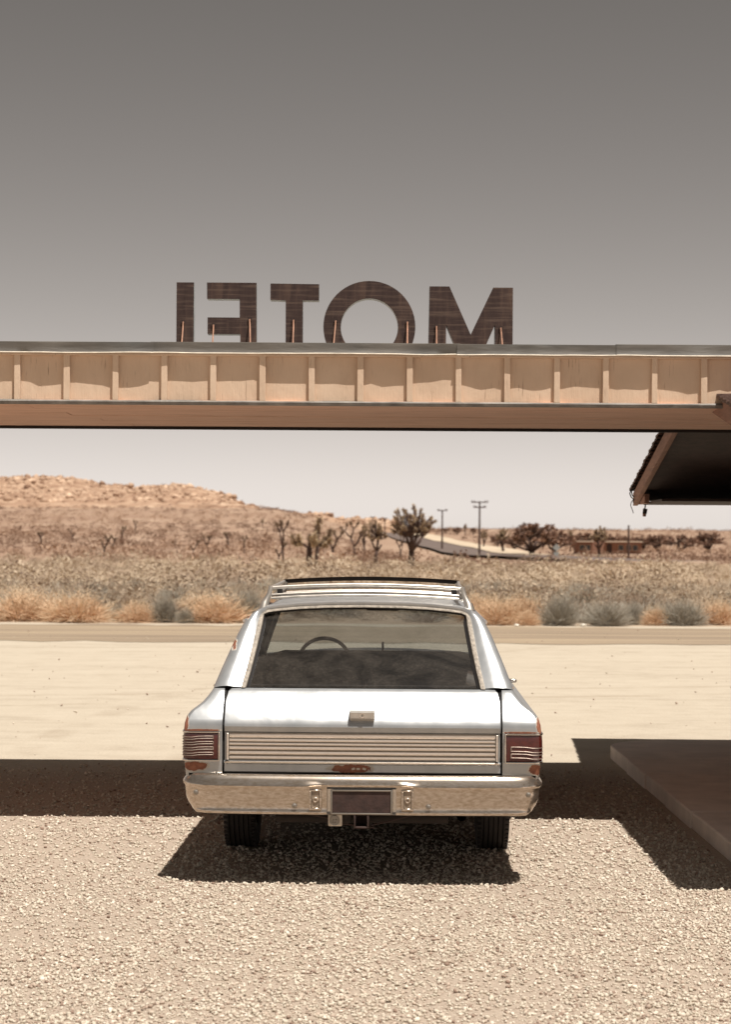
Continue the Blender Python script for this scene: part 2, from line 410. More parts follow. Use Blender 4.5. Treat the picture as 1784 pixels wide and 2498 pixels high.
def strip(name, pts, halfw, mat, dz, label, n=1, jit=0):
    """a ribbon on the terrain along world points"""
    m = MB(); rows = []
    for i, p in enumerate(pts):
        a = Vector(pts[max(0, i-1)]); b = Vector(pts[min(len(pts)-1, i+1)])
        d = (b-a).normalized(); nn = Vector((-d.y, d.x)); row = []
        hw = halfw if not hasattr(halfw, '__len__') else halfw[i]
        for k in (-1, -.5, 0, .5, 1):
            q = Vector(p) + nn*hw*k + nn*(random.uniform(-jit, jit) if abs(k) == 1 else 0)
            row.append((q.x, q.y, zg(q.x, q.y) + dz))
        rows.append(row)
    m.grid(rows); return tag(m.build(name, mat, smooth=180), label, kind='structure')
strip('road', [(x, 41.9 + .008*x) for x in np.arange(-120, 121, .7)], 3.95, M['asphalt'], .006,
      'dusty asphalt road crossing behind the lot', jit=.42)
far = [(1700,240),(1500,262),(1340,290),(1220,330),(1140,385),(1085,450),(1045,530),(1005,620),(950,700),(880,790)]
fp = []
for (a, Ya), (b, Yb) in zip(far, far[1:]):
    for k in range(6):
        tt = k/6; Y = Ya+(Yb-Ya)*tt; fp.append((((a+(b-a)*tt)-CX)*Y/F, Y))
strip('far_road', fp, 4.6, M['far_asphalt'], .5, 'dark road climbing away through the desert')
sh = []
for i, p in enumerate(fp):
    if 12 <= i <= 52:
        a = Vector(fp[i-1]); b = Vector(fp[min(len(fp)-1, i+1)]); d = (b-a).normalized(); nn = Vector((d.y, -d.x)); q = Vector(p)+nn*8.2; sh.append((q.x, q.y))
strip('road_shoulder', sh, [.8 + 2.8*sm(0, 12, i) for i in range(len(sh))], M['far_sand'], .62, 'pale sand shoulder beside the far road')

# rocky hill at left
sky_tab = [(-600,1235),(-300,1205),(-100,1180),(60,1168),(179,1171),(208,1178),(260,1187),(300,1190),(330,1198),(352,1190),(390,1190),(428,1184),(470,1190),(510,1200),(545,1214),(575,1228),(610,1243),(650,1255),(690,1259),(740,1257),(790,1258),(830,1270),(880,1264),(930,1266),(980,1285),(1060,1296)]
h = MB(); rows = []
for Y in np.arange(640, 1240, 9.0):
    row = []
    for a in np.arange(-600, 1064, 6.0):
        X = (a-CX)*Y/F; base = zg(X, Y) - 1.0
        rid = CAMH + (HZ-interp(a + 40*noise.noise((X*.02, Y*.02, 9)), sky_tab))/F*930 - 1.2
        up = sm(655, 930, Y) * (1 - sm(950, 1235, Y))
        up = up**.8
        r = noise.noise((X*.16, Y*.12, 0))*.9 + noise.noise((X*.45, Y*.4, 5))*.7 + abs(noise.noise((X*.07, Y*.06, 2)))*1.2
        row.append((X, Y, base + max(0, rid-base)*up + r*min(1, up*4)*1.25))
    rows.append(row)
h.grid(rows); tag(h.build('hill', M['rock']), 'low rocky granite hill behind the scrub', kind='structure')

# ------------------------------------------------------------------ baked scatter (one object of stuff)
def ico(sub=1):
    bm = bmesh.new(); bmesh.ops.create_icosphere(bm, subdivisions=sub, radius=1)
    v = np.array([p.co[:] for p in bm.verts]); f = np.array([[q.index for q in p.verts] for p in bm.faces]); bm.free(); return v, f
def bake(name, protos, pts, rots, scl, mat, label, tints=None, tips=None, tri=None, kind='stuff'):
    """protos: list of (verts, tris, tip values); one mesh"""
    V, T, A, B = [], [], [], []; off = 0
    idx = NP.integers(0, len(protos), len(pts))
    for k, (pv, pf, pt) in enumerate(protos):
        sel = np.where(idx == k)[0]
        if not len(sel): continue
        v = np.einsum('nij,vj->nvi', rots[sel], pv) * scl[sel][:, None, None] + pts[sel][:, None, :]
        n = len(pv); V.append(v.reshape(-1, 3))
        T.append((pf[None] + (np.arange(len(sel))*n)[:, None, None] + off).reshape(-1, 3)); off += n*len(sel)
        A.append(np.repeat(tints[sel], n)); B.append(np.tile(pt, len(sel)))
    V = np.concatenate(V); T = np.concatenate(T); A = np.concatenate(A); B = np.concatenate(B)
    me = raw_mesh(name, V, T, A, B); me.materials.append(mat)
    o = bpy.data.objects.new(name, me); COL.objects.link(o)
    return tag(o, label, kind=kind)
def raw_mesh(name, V, T, A, B):
    me = bpy.data.meshes.new(name); me.vertices.add(len(V)); me.vertices.foreach_set('co', V.astype(np.float32).ravel())
    me.loops.add(T.size); me.loops.foreach_set('vertex_index', T.astype(np.int32).ravel())
    me.polygons.add(len(T)); me.polygons.foreach_set('loop_start', (np.arange(len(T))*3).astype(np.int32))
    me.update(calc_edges=True)
    for nm, arr in (('tint', A), ('tip', B)):
        a = me.attributes.new(nm, 'FLOAT', 'POINT'); a.data.foreach_set('value', np.asarray(arr, np.float32))
    me.validate(); return me
def rotz(a):
    c, s_ = np.cos(a), np.sin(a); z = np.zeros_like(a); o = np.ones_like(a)
    return np.stack([np.stack([c, -s_, z], -1), np.stack([s_, c, z], -1), np.stack([z, z, o], -1)], 1)
def rotrand(n, tilt):
    out = np.zeros((n, 3, 3)); e = NP.uniform(-1, 1, (n, 2))*tilt; a = NP.uniform(0, 6.283, n)
    cx, sx, cy, sy = np.cos(e[:,0]), np.sin(e[:,0]), np.cos(e[:,1]), np.sin(e[:,1]); z = np.zeros(n); o = np.ones(n)
    RX = np.stack([np.stack([o,z,z],-1), np.stack([z,cx,-sx],-1), np.stack([z,sx,cx],-1)], 1)
    RY = np.stack([np.stack([cy,z,sy],-1), np.stack([z,o,z],-1), np.stack([-sy,z,cy],-1)], 1)
    return rotz(a) @ RX @ RY

# gravel
pro = []
for k in range(9):
    bm = bmesh.new(); q = NP.normal(0, 1, (10, 3)); q /= np.linalg.norm(q, axis=1)[:, None]
    for p in q: bm.verts.new(p*NP.uniform(.85, 1.15))
    hull = bmesh.ops.convex_hull(bm, input=bm.verts); bmesh.ops.delete(bm, geom=[p for p in bm.verts if not p.link_faces], context='VERTS')
    bmesh.ops.triangulate(bm, faces=bm.faces); bm.verts.index_update(); bm.verts.ensure_lookup_table()
    v = np.array([p.co[:] for p in bm.verts]); f = np.array([[q.index for q in p.verts] for p in bm.faces]); bm.free()
    v = v*np.array([1.0, NP.uniform(.6, .95), NP.uniform(.5, .82)])
    pro.append((v, f, np.zeros(len(v))))
def gravel(n, y0, y1, half, r0, r1, dens=None):
    y = NP.uniform(y0, y1, n); x = NP.uniform(-1, 1, n)*half(y)
    r = r0 + (r1-r0)*NP.random(n)**2.2
    return np.stack([x, y, r*.32], -1), r
a1, r1 = gravel(66000, 6.8, 11.2, lambda y: .19*y+.5, .0048, .0150)
a2, r2 = gravel(36000, 11.2, 16.6, lambda y: .19*y+.6, .0070, .0175)
keep = NP.random(len(a2)) < np.clip(1.15-(a2[:,1]-11.2)/5.4, .05, 1); a2, r2 = a2[keep], r2[keep]
# sparse sandy patches
pts = np.concatenate([a1, a2]); rr = np.concatenate([r1, r2])
den = np.array([noise.noise((p[0]*1.1, p[1]*.9, 4.0)) - .25*(p[0] < -1.0) for p in pts])
keep = (NP.random(len(pts)) < np.clip(1.0 + den*1.0, .45, 1)) & ~((pts[:,0] > 2.0) & (pts[:,1] > 8.5))
pts, rr = pts[keep], rr[keep]
tn = np.clip(NP.normal(.57, .25, len(pts)), 0, 1); tn[NP.random(len(pts)) < .03] = 0
bake('gravel', pro, pts, rotrand(len(pts), .7), rr, M['pebble'], 'pale beige gravel stones spread over the front lot', tn)
# loose stones on the lot
n = 500; y = NP.uniform(16, 45, n); x = NP.uniform(-1, 1, n)*(.2*y+1); r = .006 + .02*NP.random(n)**3
ok = ~((x > 1.9) & (y < 18.2)); x, y, r, n = x[ok], y[ok], r[ok], ok.sum()
bake('loose_stones', pro, np.stack([x, y, r*.3+.006], -1), rotrand(n, .5), r, M['pebble'], 'small loose stones lying on the sandy lot', np.clip(NP.normal(.3, .3, n), 0, 1))

# shrubs: blades radiating from a base
def blades(n, spread, w, lo=.6, up=.25, droop=.15, rnd=None, base=.28, dome=1.0, seg=2):
    rng = np.random.default_rng(rnd)
    V, T, B = [], [], []
    for i in range(n):
        az = rng.uniform(0, 6.283); el = math.asin(rng.uniform(up, 1)**.8)
        L = rng.uniform(lo, 1.0)
        d = np.array([math.cos(az)*math.cos(el)*spread, math.sin(az)*math.cos(el)*spread, math.sin(el)*dome])
        b = np.array([rng.normal(0, base), rng.normal(0, base), 0]); b *= min(1, 1/max(1e-6, np.linalg.norm(b)/.6))
        sd = np.cross(d, rng.normal(0, 1, 3)); sd /= np.linalg.norm(sd)+1e-9
        ww = w*rng.uniform(.6, 1.4); q = len(V)
        p0 = b*.7; p1 = b + d*L*.55 + rng.normal(0, .04, 3); p2 = b + d*L + np.array([d[0]*.1, d[1]*.1, -droop*rng.random()]) + rng.normal(0, .05, 3)
        p0[2] = max(p0[2], 0); 
        V += [p0-sd*ww*.5, p0+sd*ww*.5, p1-sd*ww, p1+sd*ww, p2-sd*ww*.35, p2+sd*ww*.35]; B += [0, 0, .35, .35, 1, 1]
        T += [[q,q+1,q+3],[q,q+3,q+2],[q+2,q+3,q+5],[q+2,q+5,q+4]]
    V = np.array(V); V[:,2] = np.maximum(V[:,2], 0.0); return V, np.array(T), np.array(B, float)
def leafball(n, w, rnd, flat=.8, hollow=.35):
    rng = np.random.default_rng(rnd); V, T, B = [], [], []
    for i in range(n):
        d = rng.normal(0, 1, 3); d /= np.linalg.norm(d); rad = rng.uniform(hollow, 1)**.6
        rad *= 1 + .25*math.sin(3*math.atan2(d[1], d[0])+rnd)
        c = d*rad*np.array([1, 1, flat]); c[2] = abs(c[2]) if c[2] < -.3 else c[2]
        c[2] += .35
        a = rng.normal(0, 1, 3); a /= np.linalg.norm(a); b = np.cross(a, rng.normal(0, 1, 3)); b /= np.linalg.norm(b)+1e-9
        s_ = w*rng.uniform(.5, 1.4); q = len(V)
        V += [c-a*s_, c+b*s_*.7, c+a*s_]; B += [0]*3; T += [[q, q+1, q+2]]
    V = np.array(V); V[:,2] = np.maximum(V[:,2], .0); return V, np.array(T), np.array(B, float)

scr = [blades(40, 1.0, .024, up=.1, rnd=k, dome=.85, base=.35) for k in range(3)] + [leafball(130, .095, 40+k, .6) for k in range(4)]
scr_far = [leafball(56, .15, 44+k, .6) for k in range(4)]
scr_near = [blades(140, 1.0, .009, up=.08, rnd=20+k, dome=.8, base=.4) for k in range(3)] + [leafball(520, .040, 50+k, .6, .5) for k in range(4)]
for near in (0, 1):
  n = (2400, 950)[near]; y = (80 + 150*NP.random(n)) if not near else (48 + 34*NP.random(n)); x = NP.uniform(-1, 1, n)*(.215*y+4)
  r = (.24 + .5*NP.random(n)**1.6)*(1 + .9*(NP.random(n) < .16))
  zz = np.array([zg(a, b) for a, b in zip(x, y)])
  cl = np.array([noise.noise((a*.05, b*.02, 1.5)) for a, b in zip(x, y)])
  bake('scrub', scr_near if near else scr, np.stack([x, y, zz-.02], -1), rotz(NP.uniform(0, 6.28, n)), r, M['scrub'], 'dry straw and grey scrub just behind the roadside bushes' if near else 'dry straw and grey scrub covering the desert flat',
     np.clip(.56 + cl*.7 + NP.normal(0, .22, n) - .5*(NP.random(n) < .13), 0, 1))
n = 9500; y = 215 + 760*NP.random(n)**1.1; x = NP.uniform(-1, 1, n)*(.28*y+10)
r = NP.uniform(.4, 1.15, n)*(1 + .8*(NP.random(n) < .1)); zz = np.array([zg(a, b) for a, b in zip(x, y)])
fr_ = np.stack([(CX+F*x/y)], -1)[:,0]
offroad = np.ones(n, bool)
fpa = np.array(fp); sha = np.array(sh)
for i in range(n):
    if np.min(np.hypot(fpa[:,0]-x[i], fpa[:,1]-y[i])) < 16 or np.min(np.hypot(sha[:,0]-x[i], sha[:,1]-y[i])) < 7: offroad[i] = False
x, y, r, zz = x[offroad], y[offroad], r[offroad], zz[offroad]; n = len(x)
bake('distant_scrub', scr_far, np.stack([x, y, zz-.1], -1), rotz(NP.uniform(0, 6.28, n)), r, M['scrub_far'], 'brown scrub covering the slopes below the hills', np.clip(.48 + .9*np.array([noise.noise((a*.02, b*.008, 8.0)) for a, b in zip(x, y)]) + NP.normal(0, .25, n), 0, 1))
n = 150; y = NP.uniform(49, 86, n); x = NP.uniform(-1, 1, n)*(.2*y+3)
bake('sagebrush', [blades(260, .95, .010, up=.06, rnd=90+k, dome=.85, base=.3) for k in range(3)], np.stack([x, y, x*0], -1), rotz(NP.uniform(0, 6.28, n)), NP.uniform(.5, .95, n), M['sage'], 'grey brown sagebrush mounds scattered behind the road', NP.uniform(0, 1, n))
# boulders over the hill
bp = []
for k in range(5):
    v, f = ico(1); v = v*(1 + np.array([[.5*noise.noise((q[0]*1.3+k*9, q[1]*1.3, q[2]*1.3))] for q in v])); v = v*np.array([1, .8, .75]); bp.append((v, f, np.zeros(len(v))))
hv = [p for row in rows for p in row]; NPt = []
for k in range(9000):
    p = random.choice(hv)
    if p[1] < 950 and p[2] > zg(p[0], p[1]) + 1.5: NPt.append((p[0]+random.uniform(-3,3), p[1]+random.uniform(-4,4), p[2]-.1))
NPt = np.array(NPt)
bake('boulders', bp, NPt, rotrand(len(NPt), .5), .4 + 1.5*NP.random(len(NPt))**2.5, M['boulder'], 'pale granite boulders heaped over the hill', np.clip(NP.normal(.45, .27, len(NPt)), 0, 1))
hs_i = NP.integers(0, len(hv), 900); hp = np.array([hv[i] for i in hs_i])
bake('hill_scrub', scr_far, hp, rotz(NP.uniform(0, 6.28, len(hp))), NP.uniform(.5, 1.2, len(hp)), M['scrub_far'], 'dark scrub growing between the hill boulders', NP.uniform(0, .6, len(hp)))

# ------------------------------------------------------------------ roadside bushes, one by one
def mesh_from(name, proto, tintv, mat):
    v, f, t = proto; me = raw_mesh(name, v, f, np.clip(tintv + np.random.default_rng(3).normal(0, .25, len(v)//6+1).repeat(6)[:len(v)], 0, 1), t)
    me.materials.append(mat); return me
def twiggy(a, n, w, rnd, sc):
    v, f, t = leafball(n, w, rnd, .75, .3); v = v*np.array([sc, sc, sc*.8]); v[:,2] *= .95
    return np.concatenate([a[0], v]), np.concatenate([a[1], f+len(a[0])]), np.concatenate([a[2], np.clip(v[:,2], 0, 1)])
gold_me = [mesh_from('foliage', twiggy(blades(2200, .95, .0055, lo=.35, up=.03, rnd=60+k, base=.36, dome=.84), 2600, .028, 160+k, .86), .5, M['gold']) for k in range(3)]
sage_me = [mesh_from('foliage', twiggy(blades(2400, .85, .0055, lo=.5, up=.04, droop=.05, rnd=70+k, base=.28, dome=.92), 2600, .024, 170+k, .85), .5, M['sage']) for k in range(3)]
stem_mb = MB()
for k in range(9):
    a = k*.9; stem_mb.tube([(0.05*math.cos(a), .05*math.sin(a), -.02), (.22*math.cos(a), .22*math.sin(a), .22), (.36*math.cos(a), .36*math.sin(a), .45)], [.02,.014,.006], 5)
stem_me = stem_mb.mesh('stem'); stem_me.materials.append(M['trunk'])
def bush(kind, px, wpx, hpx, Y, label, k=0, dx=0):
    X = (px-CX)*Y/F
    root = empty('dry_grass_bush' if kind == 'gold' else 'sage_bush', (X, Y, zg(X, Y)), random.uniform(0, 6))
    tag(root, label, 'bush', 'bushes along the road edge')
    fo = bpy.data.objects.new('foliage', (gold_me if kind == 'gold' else sage_me)[k % 3]); COL.objects.link(fo); fo.parent = root
    st = bpy.data.objects.new('stem', stem_me); COL.objects.link(st); st.parent = root
    w = wpx/2*Y/F/.88; hh = hpx*Y/F/.84
    root.scale = (w, w*.9, hh); return root
bush('gold', 60, 180, 95, 48.0, 'tall golden bush furthest left by the road edge', 1)
bush('gold', 190, 165, 92, 47.2, 'orange dry bush at the left road edge, lower right side fading', 0)
bush('sage', 232, 60, 70, 49.4, 'grey sage bush just behind the leftmost orange bushes', 0)
bush('gold', 335, 100, 66, 47.3, 'small golden bush between two grey sage bushes on the left', 2)
bush('sage', 290, 50, 48, 48.0, 'small dull sage bush left of the small golden bush', 1)
bush('sage', 402, 76, 76, 47.4, 'upright grey sage bush right of the small golden bush', 2)
bush('sage', 452, 48, 42, 47.1, 'low dark sage bush at the left foot of the widest golden bush', 0)
bush('gold', 525, 170, 92, 47.6, 'widest golden bush with russet base left of the car roof', 1)
bush('gold', 470, 100, 80, 48.6, 'pale golden bush behind the left side of the widest golden bush', 2)
bush('sage', 605, 100, 92, 48.0, 'dark grey sage bush close to the left of the car roof', 1)
bush('gold', 650, 70, 96, 49.0, 'pale dry bush half hidden behind the left roof rack end', 0)
bush('gold', 1170, 110, 88, 48.4, 'pale straw bush just right of the roof rack', 2)
bush('gold', 1215, 120, 84, 47.2, 'orange straw bush right of the car roof corner', 0)
bush('gold', 1280, 120, 90, 47.8, 'rounded pale bush left of the big round sage bush', 1)
bush('gold', 1285, 70, 46, 46.9, 'low russet bush at the left foot of the big sage bush', 2)
bush('sage', 1365, 104, 84, 47.0, 'largest round grey sage bush on the right', 0)
bush('sage', 1482, 118, 64, 47.0, 'broad pale grey sage bush right of the big round one', 1)
bush('sage', 1545, 50, 62, 47.8, 'narrow sage bush behind the right end of the broad one', 2)
bush('gold', 1600, 70, 58, 47.6, 'small straw bush at the far right road edge', 0)
bush('sage', 1668, 120, 70, 47.6, 'grey sage bush beneath the eave on the far right', 2)
bush('gold', 1755, 110, 75, 48.2, 'golden bush at the right end of the bush row', 1)
bush('sage', 1420, 90, 66, 61, 'dark mound of sage behind the big round bush', 0)
bush('sage', 1218, 60, 58, 66, 'small dark brush standing behind the pale straw bushes', 1)
bush('sage', 655, 90, 70, 58, 'dark reddish brush behind the left roof rack end', 2)
bush('sage', 330, 80, 50, 72, 'dark brush in the middle of the left flat', 0)
bush('sage', 250, 100, 56, 58, 'grey brush behind the left orange bushes', 1)
bush('sage', 420, 110, 60, 56, 'brown brush behind the upright sage bush', 2)

# ------------------------------------------------------------------ joshua trees
def joshua(rnd, levels, spread, trunk_h, trunk_r, tips_r, leafn=34, twin=False, lw=.06, upb=.28, side=0):
    rng = random.Random(rnd); tr = MB(); V, T, A = [], [], []
    def tuft(p, d, s_):
        tt = rng.uniform(0, 1)
        for i in range(leafn):
            a = Vector((rng.gauss(0,1), rng.gauss(0,1), rng.gauss(0,1))).normalized()
            a = (a + d*.6).normalized(); b0 = p - d*s_*rng.uniform(0, .8)
            sd = a.cross(Vector((rng.gauss(0,1), rng.gauss(0,1), rng.gauss(0,1)))).normalized()*lw*s_/.35
            q = len(V); L = s_*rng.uniform(.7, 1.1)
            V.extend([b0-sd, b0+sd, b0+a*L]); T.append((q, q+1, q+2)); A.extend([min(1, max(0, tt*.6 + rng.uniform(0, .4)))]*3)
    def branch(p, d, L, r, lev):
        m1 = p + d*L*.5 + Vector((rng.gauss(0,.06), rng.gauss(0,.06), 0))*L
        d2 = (d + Vector((0,0,upb))).normalized(); e = m1 + d2*L*.5
        tr.tube([p, m1, e], [r, r*.85, r*.74], 6)
        if lev == 0: tuft(e, d2, tips_r*rng.uniform(.8, 1.2)); return
        if lev <= 1: 
            if rng.random() < .5: tuft(m1, d2, tips_r*.7)
        k = rng.choice([2, 2, 3]); a0 = rng.uniform(0, 6.28)
        for i in range(k):
            az = a0 + i*6.283/k + rng.uniform(-.5, .5)
            nd = (d2 + Vector((math.cos(az), math.sin(az), .12))*spread*rng.uniform(.6, 1.1)).normalized()
            branch(e, nd, L*rng.uniform(.68, .92), r*.74, lev - 1 if rng.random() < .85 else max(0, lev-2))
    starts = [(Vector((0,0,-.2)), Vector((rng.uniform(-.1,.1), rng.uniform(-.1,.1), 1)).normalized(), 1.0)]
    if twin: starts = [(Vector((-.35,0,-.2)), Vector((-.06,0,1)).normalized(), 1.0), (Vector((.45,0,-.2)), Vector((.2,0,1)).normalized(), .8)]
    for p, d, s_ in starts:
        branch(p, d, trunk_h*s_, trunk_r*s_, levels)
        for q in range(side):      # lower limbs leaving the trunk
            az = q*2.4 + rnd; hgt = trunk_h*s_*(.82 + .18*q/max(1, side))
            branch(p + d*hgt, Vector((math.cos(az), math.sin(az), .15)).normalized(), trunk_h*rng.uniform(.5, .75), trunk_r*.5, max(1, levels-2))
    tm = tr.mesh('trunk'); tm.materials.append(M['trunk']); tm.shade_smooth()
    return tm, (np.array([v[:] for v in V]), np.array(T), np.array(A))
def josh_mesh(*a, mat='tuft', **k):
    tm, (v, t, c) = joshua(*a, **k); cm = raw_mesh('crown', v, t, c, np.zeros(len(v))); cm.materials.append(M[mat]); return tm, cm, max(v[:,2])
def twin_mesh():
    rng = random.Random(4); tr = MB(); V, T, A = [], [], []
    k = .00799
    def W(x, z, d=0): return Vector(((x-1000)*k, d, (715-z)*k))
    def tuft(p, d, s_, tt):
        for i in range(120):
            a = (Vector((rng.gauss(0,1), rng.gauss(0,1), rng.gauss(0,1))).normalized() + d*.5).normalized(); b0 = p - d*s_*rng.uniform(0, 1.9)
            sd = a.cross(Vector((rng.gauss(0,1), rng.gauss(0,1), rng.gauss(0,1)))).normalized()*.075
            q = len(V); V.extend([b0-sd, b0+sd, b0+a*s_*rng.uniform(.7, 1.1)]); T.append((q, q+1, q+2)); A.extend([min(1, max(0, tt + rng.uniform(-.2, .2)))]*3)
    for pts_, r0, r1, tf in ([[(968,745,0),(964,610,0),(966,490,0)], .25, .19, 0], [[(966,500,0),(905,455,-.2),(852,425,-.3),(836,350,-.3)], .10, .09, .8], [[(966,495,0),(972,420,.2),(970,335,.2)], .13, .11, .2],
            [[(860,430,-.3),(790,425,-.1),(757,350,0)], .07, .06, .4], [[(1033,745,.1),(1052,600,.1),(1066,475,.1)], .15, .13, 0], [[(1066,480,.1),(1042,420,-.3),(1030,330,-.4)], .11, .10, .95],
            [[(1066,480,.1),(1062,320,.3),(1052,225,.3)], .11, .10, .25], [[(1056,300,.3),(1070,220,.4),(1092,150,.4)], .09, .08, .7], [[(1066,480,.1),(1115,440,.3),(1145,375,.4)], .09, .08, .5],
            [[(1130,420,.3),(1190,370,.5),(1216,275,.5)], .08, .07, .2], [[(1110,450,.3),(1180,440,-.2),(1218,395,-.3)], .07, .06, .55], [[(1045,420,-.3),(1010,400,-.6),(1002,370,-.7)], .08, .07, .9]):
        ps = [W(*q) for q in pts_]; n_ = len(ps); tr.tube(ps, [1.3*(r0 + (r1-r0)*i/(n_-1)) for i in range(n_)], 7)
        if tf: tuft(ps[-1], (ps[-1]-ps[-2]).normalized(), .54, tf)
    tm = tr.mesh('trunk'); tm.materials.append(M['trunk']); tm.shade_smooth()
    v = np.array([q[:] for q in V]); cm = raw_mesh('crown', v, np.array(T), np.array(A), np.zeros(len(v))); cm.materials.append(M['tuft']); return tm, cm, max(v[:,2])
def crown_tree(rnd, rx, zc, rz, nt, nl, tr_h, tr_r, tuft_r, mat, leafn=40, lw=.07, H=5.5):
    """tips spread through an egg-shaped crown, each joined by a limb to the trunk"""
    rng = random.Random(rnd); tr = MB(); V, T, A = [], [], []
    def g(): return Vector((rng.gauss(0,1), rng.gauss(0,1), rng.gauss(0,1))).normalized()
    top = Vector((rng.uniform(-.15,.15), rng.uniform(-.15,.15), tr_h))
    tr.tube([(0,0,-.3), (rng.uniform(-.06,.06),0,tr_h*.5), top], [tr_r*1.15, tr_r, tr_r*.85], 8)
    tips = []
    while len(tips) < nt:
        d = g(); d.z = abs(d.z)*1.2-.45; d.normalize(); q = rng.uniform(.45, 1)**.6*rng.uniform(.85, 1.12)
        tips.append(Vector((d.x*rx*q, d.y*rx*q, zc + d.z*rz*q)))
    nodes = []
    for t_ in rng.sample(tips, nl):
        n_ = top + (t_-top)*rng.uniform(.42, .58) + Vector((0,0,-.12)); nodes.append(n_)
        tr.tube([top - Vector((0,0,.12)), top + (n_-top)*.5 + Vector((0,0,-.10)), n_], [tr_r*.62, tr_r*.5, tr_r*.42], 6)
    for t_ in tips:
        n_ = min(nodes, key=lambda q: (q-t_).length); m_ = n_ + (t_-n_)*.5 + g()*.12; m_.z -= .08
        tr.tube([n_, m_, t_], [tr_r*.36, tr_r*.3, tr_r*.26], 5); d = ((t_-m_).normalized() + Vector((0,0,.4))).normalized(); tt = rng.random()
        for i in range(leafn):
            a = (g() + d*.5).normalized(); b0 = t_ - d*tuft_r*rng.uniform(0, 1.3); sd = a.cross(g()).normalized()*lw
            q = len(V); V.extend([b0-sd, b0+sd, b0+a*tuft_r*rng.uniform(.7, 1.1)]); T.append((q, q+1, q+2)); A.extend([min(1, max(0, tt*.7 + rng.uniform(0, .35)))]*3)
    tm = tr.mesh('trunk'); tm.materials.append(M['trunk']); tm.shade_smooth()
    v = np.array([q[:] for q in V]); cm = raw_mesh('crown', v, np.array(T), np.array(A), np.zeros(len(v))); cm.materials.append(M[mat]); return tm, cm, max(v[:,2])
JT = {'big': crown_tree(3, 2.05, 3.5, 1.75, 74, 10, 1.35, .26, .30, 'tuft', 34, .055), 'twin': twin_mesh(),
      'mid': crown_tree(8, 1.25, 3.7, 1.6, 38, 7, 1.7, .22, .32, 'tuft', 34, .06), 'lean': josh_mesh(8, 2, .8, 1.9, .2, .46, mat='tuft_dark', lw=.08), 'small': josh_mesh(9, 2, .8, 1.6, .19, .46, mat='tuft_dark', lw=.08),
      'sparse': josh_mesh(15, 3, .9, 1.5, .2, .42, mat='tuft_dark'), 'dense': crown_tree(12, 2.5, 3.2, 2.1, 80, 10, 1.0, .28, .45, 'tuft_red', 40, .09),
      'dense2': crown_tree(19, 3.0, 3.0, 2.2, 64, 9, .9, .26, .5, 'tuft_red', 40, .10)}
def tree(kind, px, topy, Y, label, group, name='joshua_tree', rz=None, wide=1.0):
    tm, cm, hh = JT[kind]; X = (px-CX)*Y/F; z = zg(X, Y); top = P(px, topy, Y).z
    s_ = (top-z)/hh
    root = empty(name, (X, Y, z), random.uniform(0, 6.28) if rz is None else rz); root.scale = (s_*wide, s_*wide, s_)
    tag(root, label, 'tree', group)
    for nm, me in (('trunk', tm), ('crown', cm)):
        o = bpy.data.objects.new(nm, me); COL.objects.link(o); o.parent = root
    return root
G1 = 'joshua trees on the desert flat'
tree('twin', 762, 1254, 182, 'thick twin-trunked joshua tree with few fat branches, nearest on the flat', G1, rz=0)
tree('big', 1004, 1226, 195, 'largest joshua tree with wide many-branched crown beside the far road', G1, wide=1.0)
tree('mid', 918, 1264, 205, 'leaning joshua tree just left of the largest one', G1, wide=1.0)
tree('sparse', 980, 1290, 225, 'slim joshua tree under the left side of the largest crown', G1, wide=.6)
tree('small', 253, 1302, 232, 'bare forked joshua tree, left one of the leftmost pair', G1)
tree('lean', 276, 1308, 250, 'bare joshua tree, right one of the leftmost pair', G1)
tree('small', 300, 1282, 320, 'small dark joshua tree above the leftmost pair', G1)
tree('small', 332, 1268, 400, 'tiny upright joshua tree high on the left slope', G1)
tree('small', 432, 1320, 255, 'short stubby joshua tree in the dark brush patch', G1)
tree('small', 472, 1315, 240, 'thin straight joshua tree right of the stubby one', G1)
tree('lean', 508, 1303, 262, 'joshua tree with round open crown on the left flat', G1)
tree('lean', 556, 1296, 270, 'bent joshua tree between the left flat and the hill foot', G1)
tree('small', 597, 1308, 260, 'single thin trunk right of the bent joshua tree', G1)
tree('lean', 692, 1262, 215, 'tall dead-looking joshua tree left of the twin-trunked one', G1, wide=.7)
tree('small', 682, 1320, 200, 'short dark joshua stump beside the tall dead-looking one', G1)
tree('small', 810, 1290, 245, 'thin joshua tree right of the twin-trunked one', G1)
tree('sparse', 866, 1268, 290, 'joshua tree left of the leaning one, far row', G1)
tree('mid', 890, 1272, 330, 'joshua tree directly behind the leaning one', G1, wide=.8)
tree('mid', 640, 1265, 480, 'small joshua tree on the ridge foot left of the rocks', G1)
tree('small', 178, 1288, 330, 'faint joshua tree at the far left slope', G1)
tree('lean', 100, 1295, 270, 'joshua tree at the left end of the flat', G1)
G2 = 'trees along the far rise on the right'
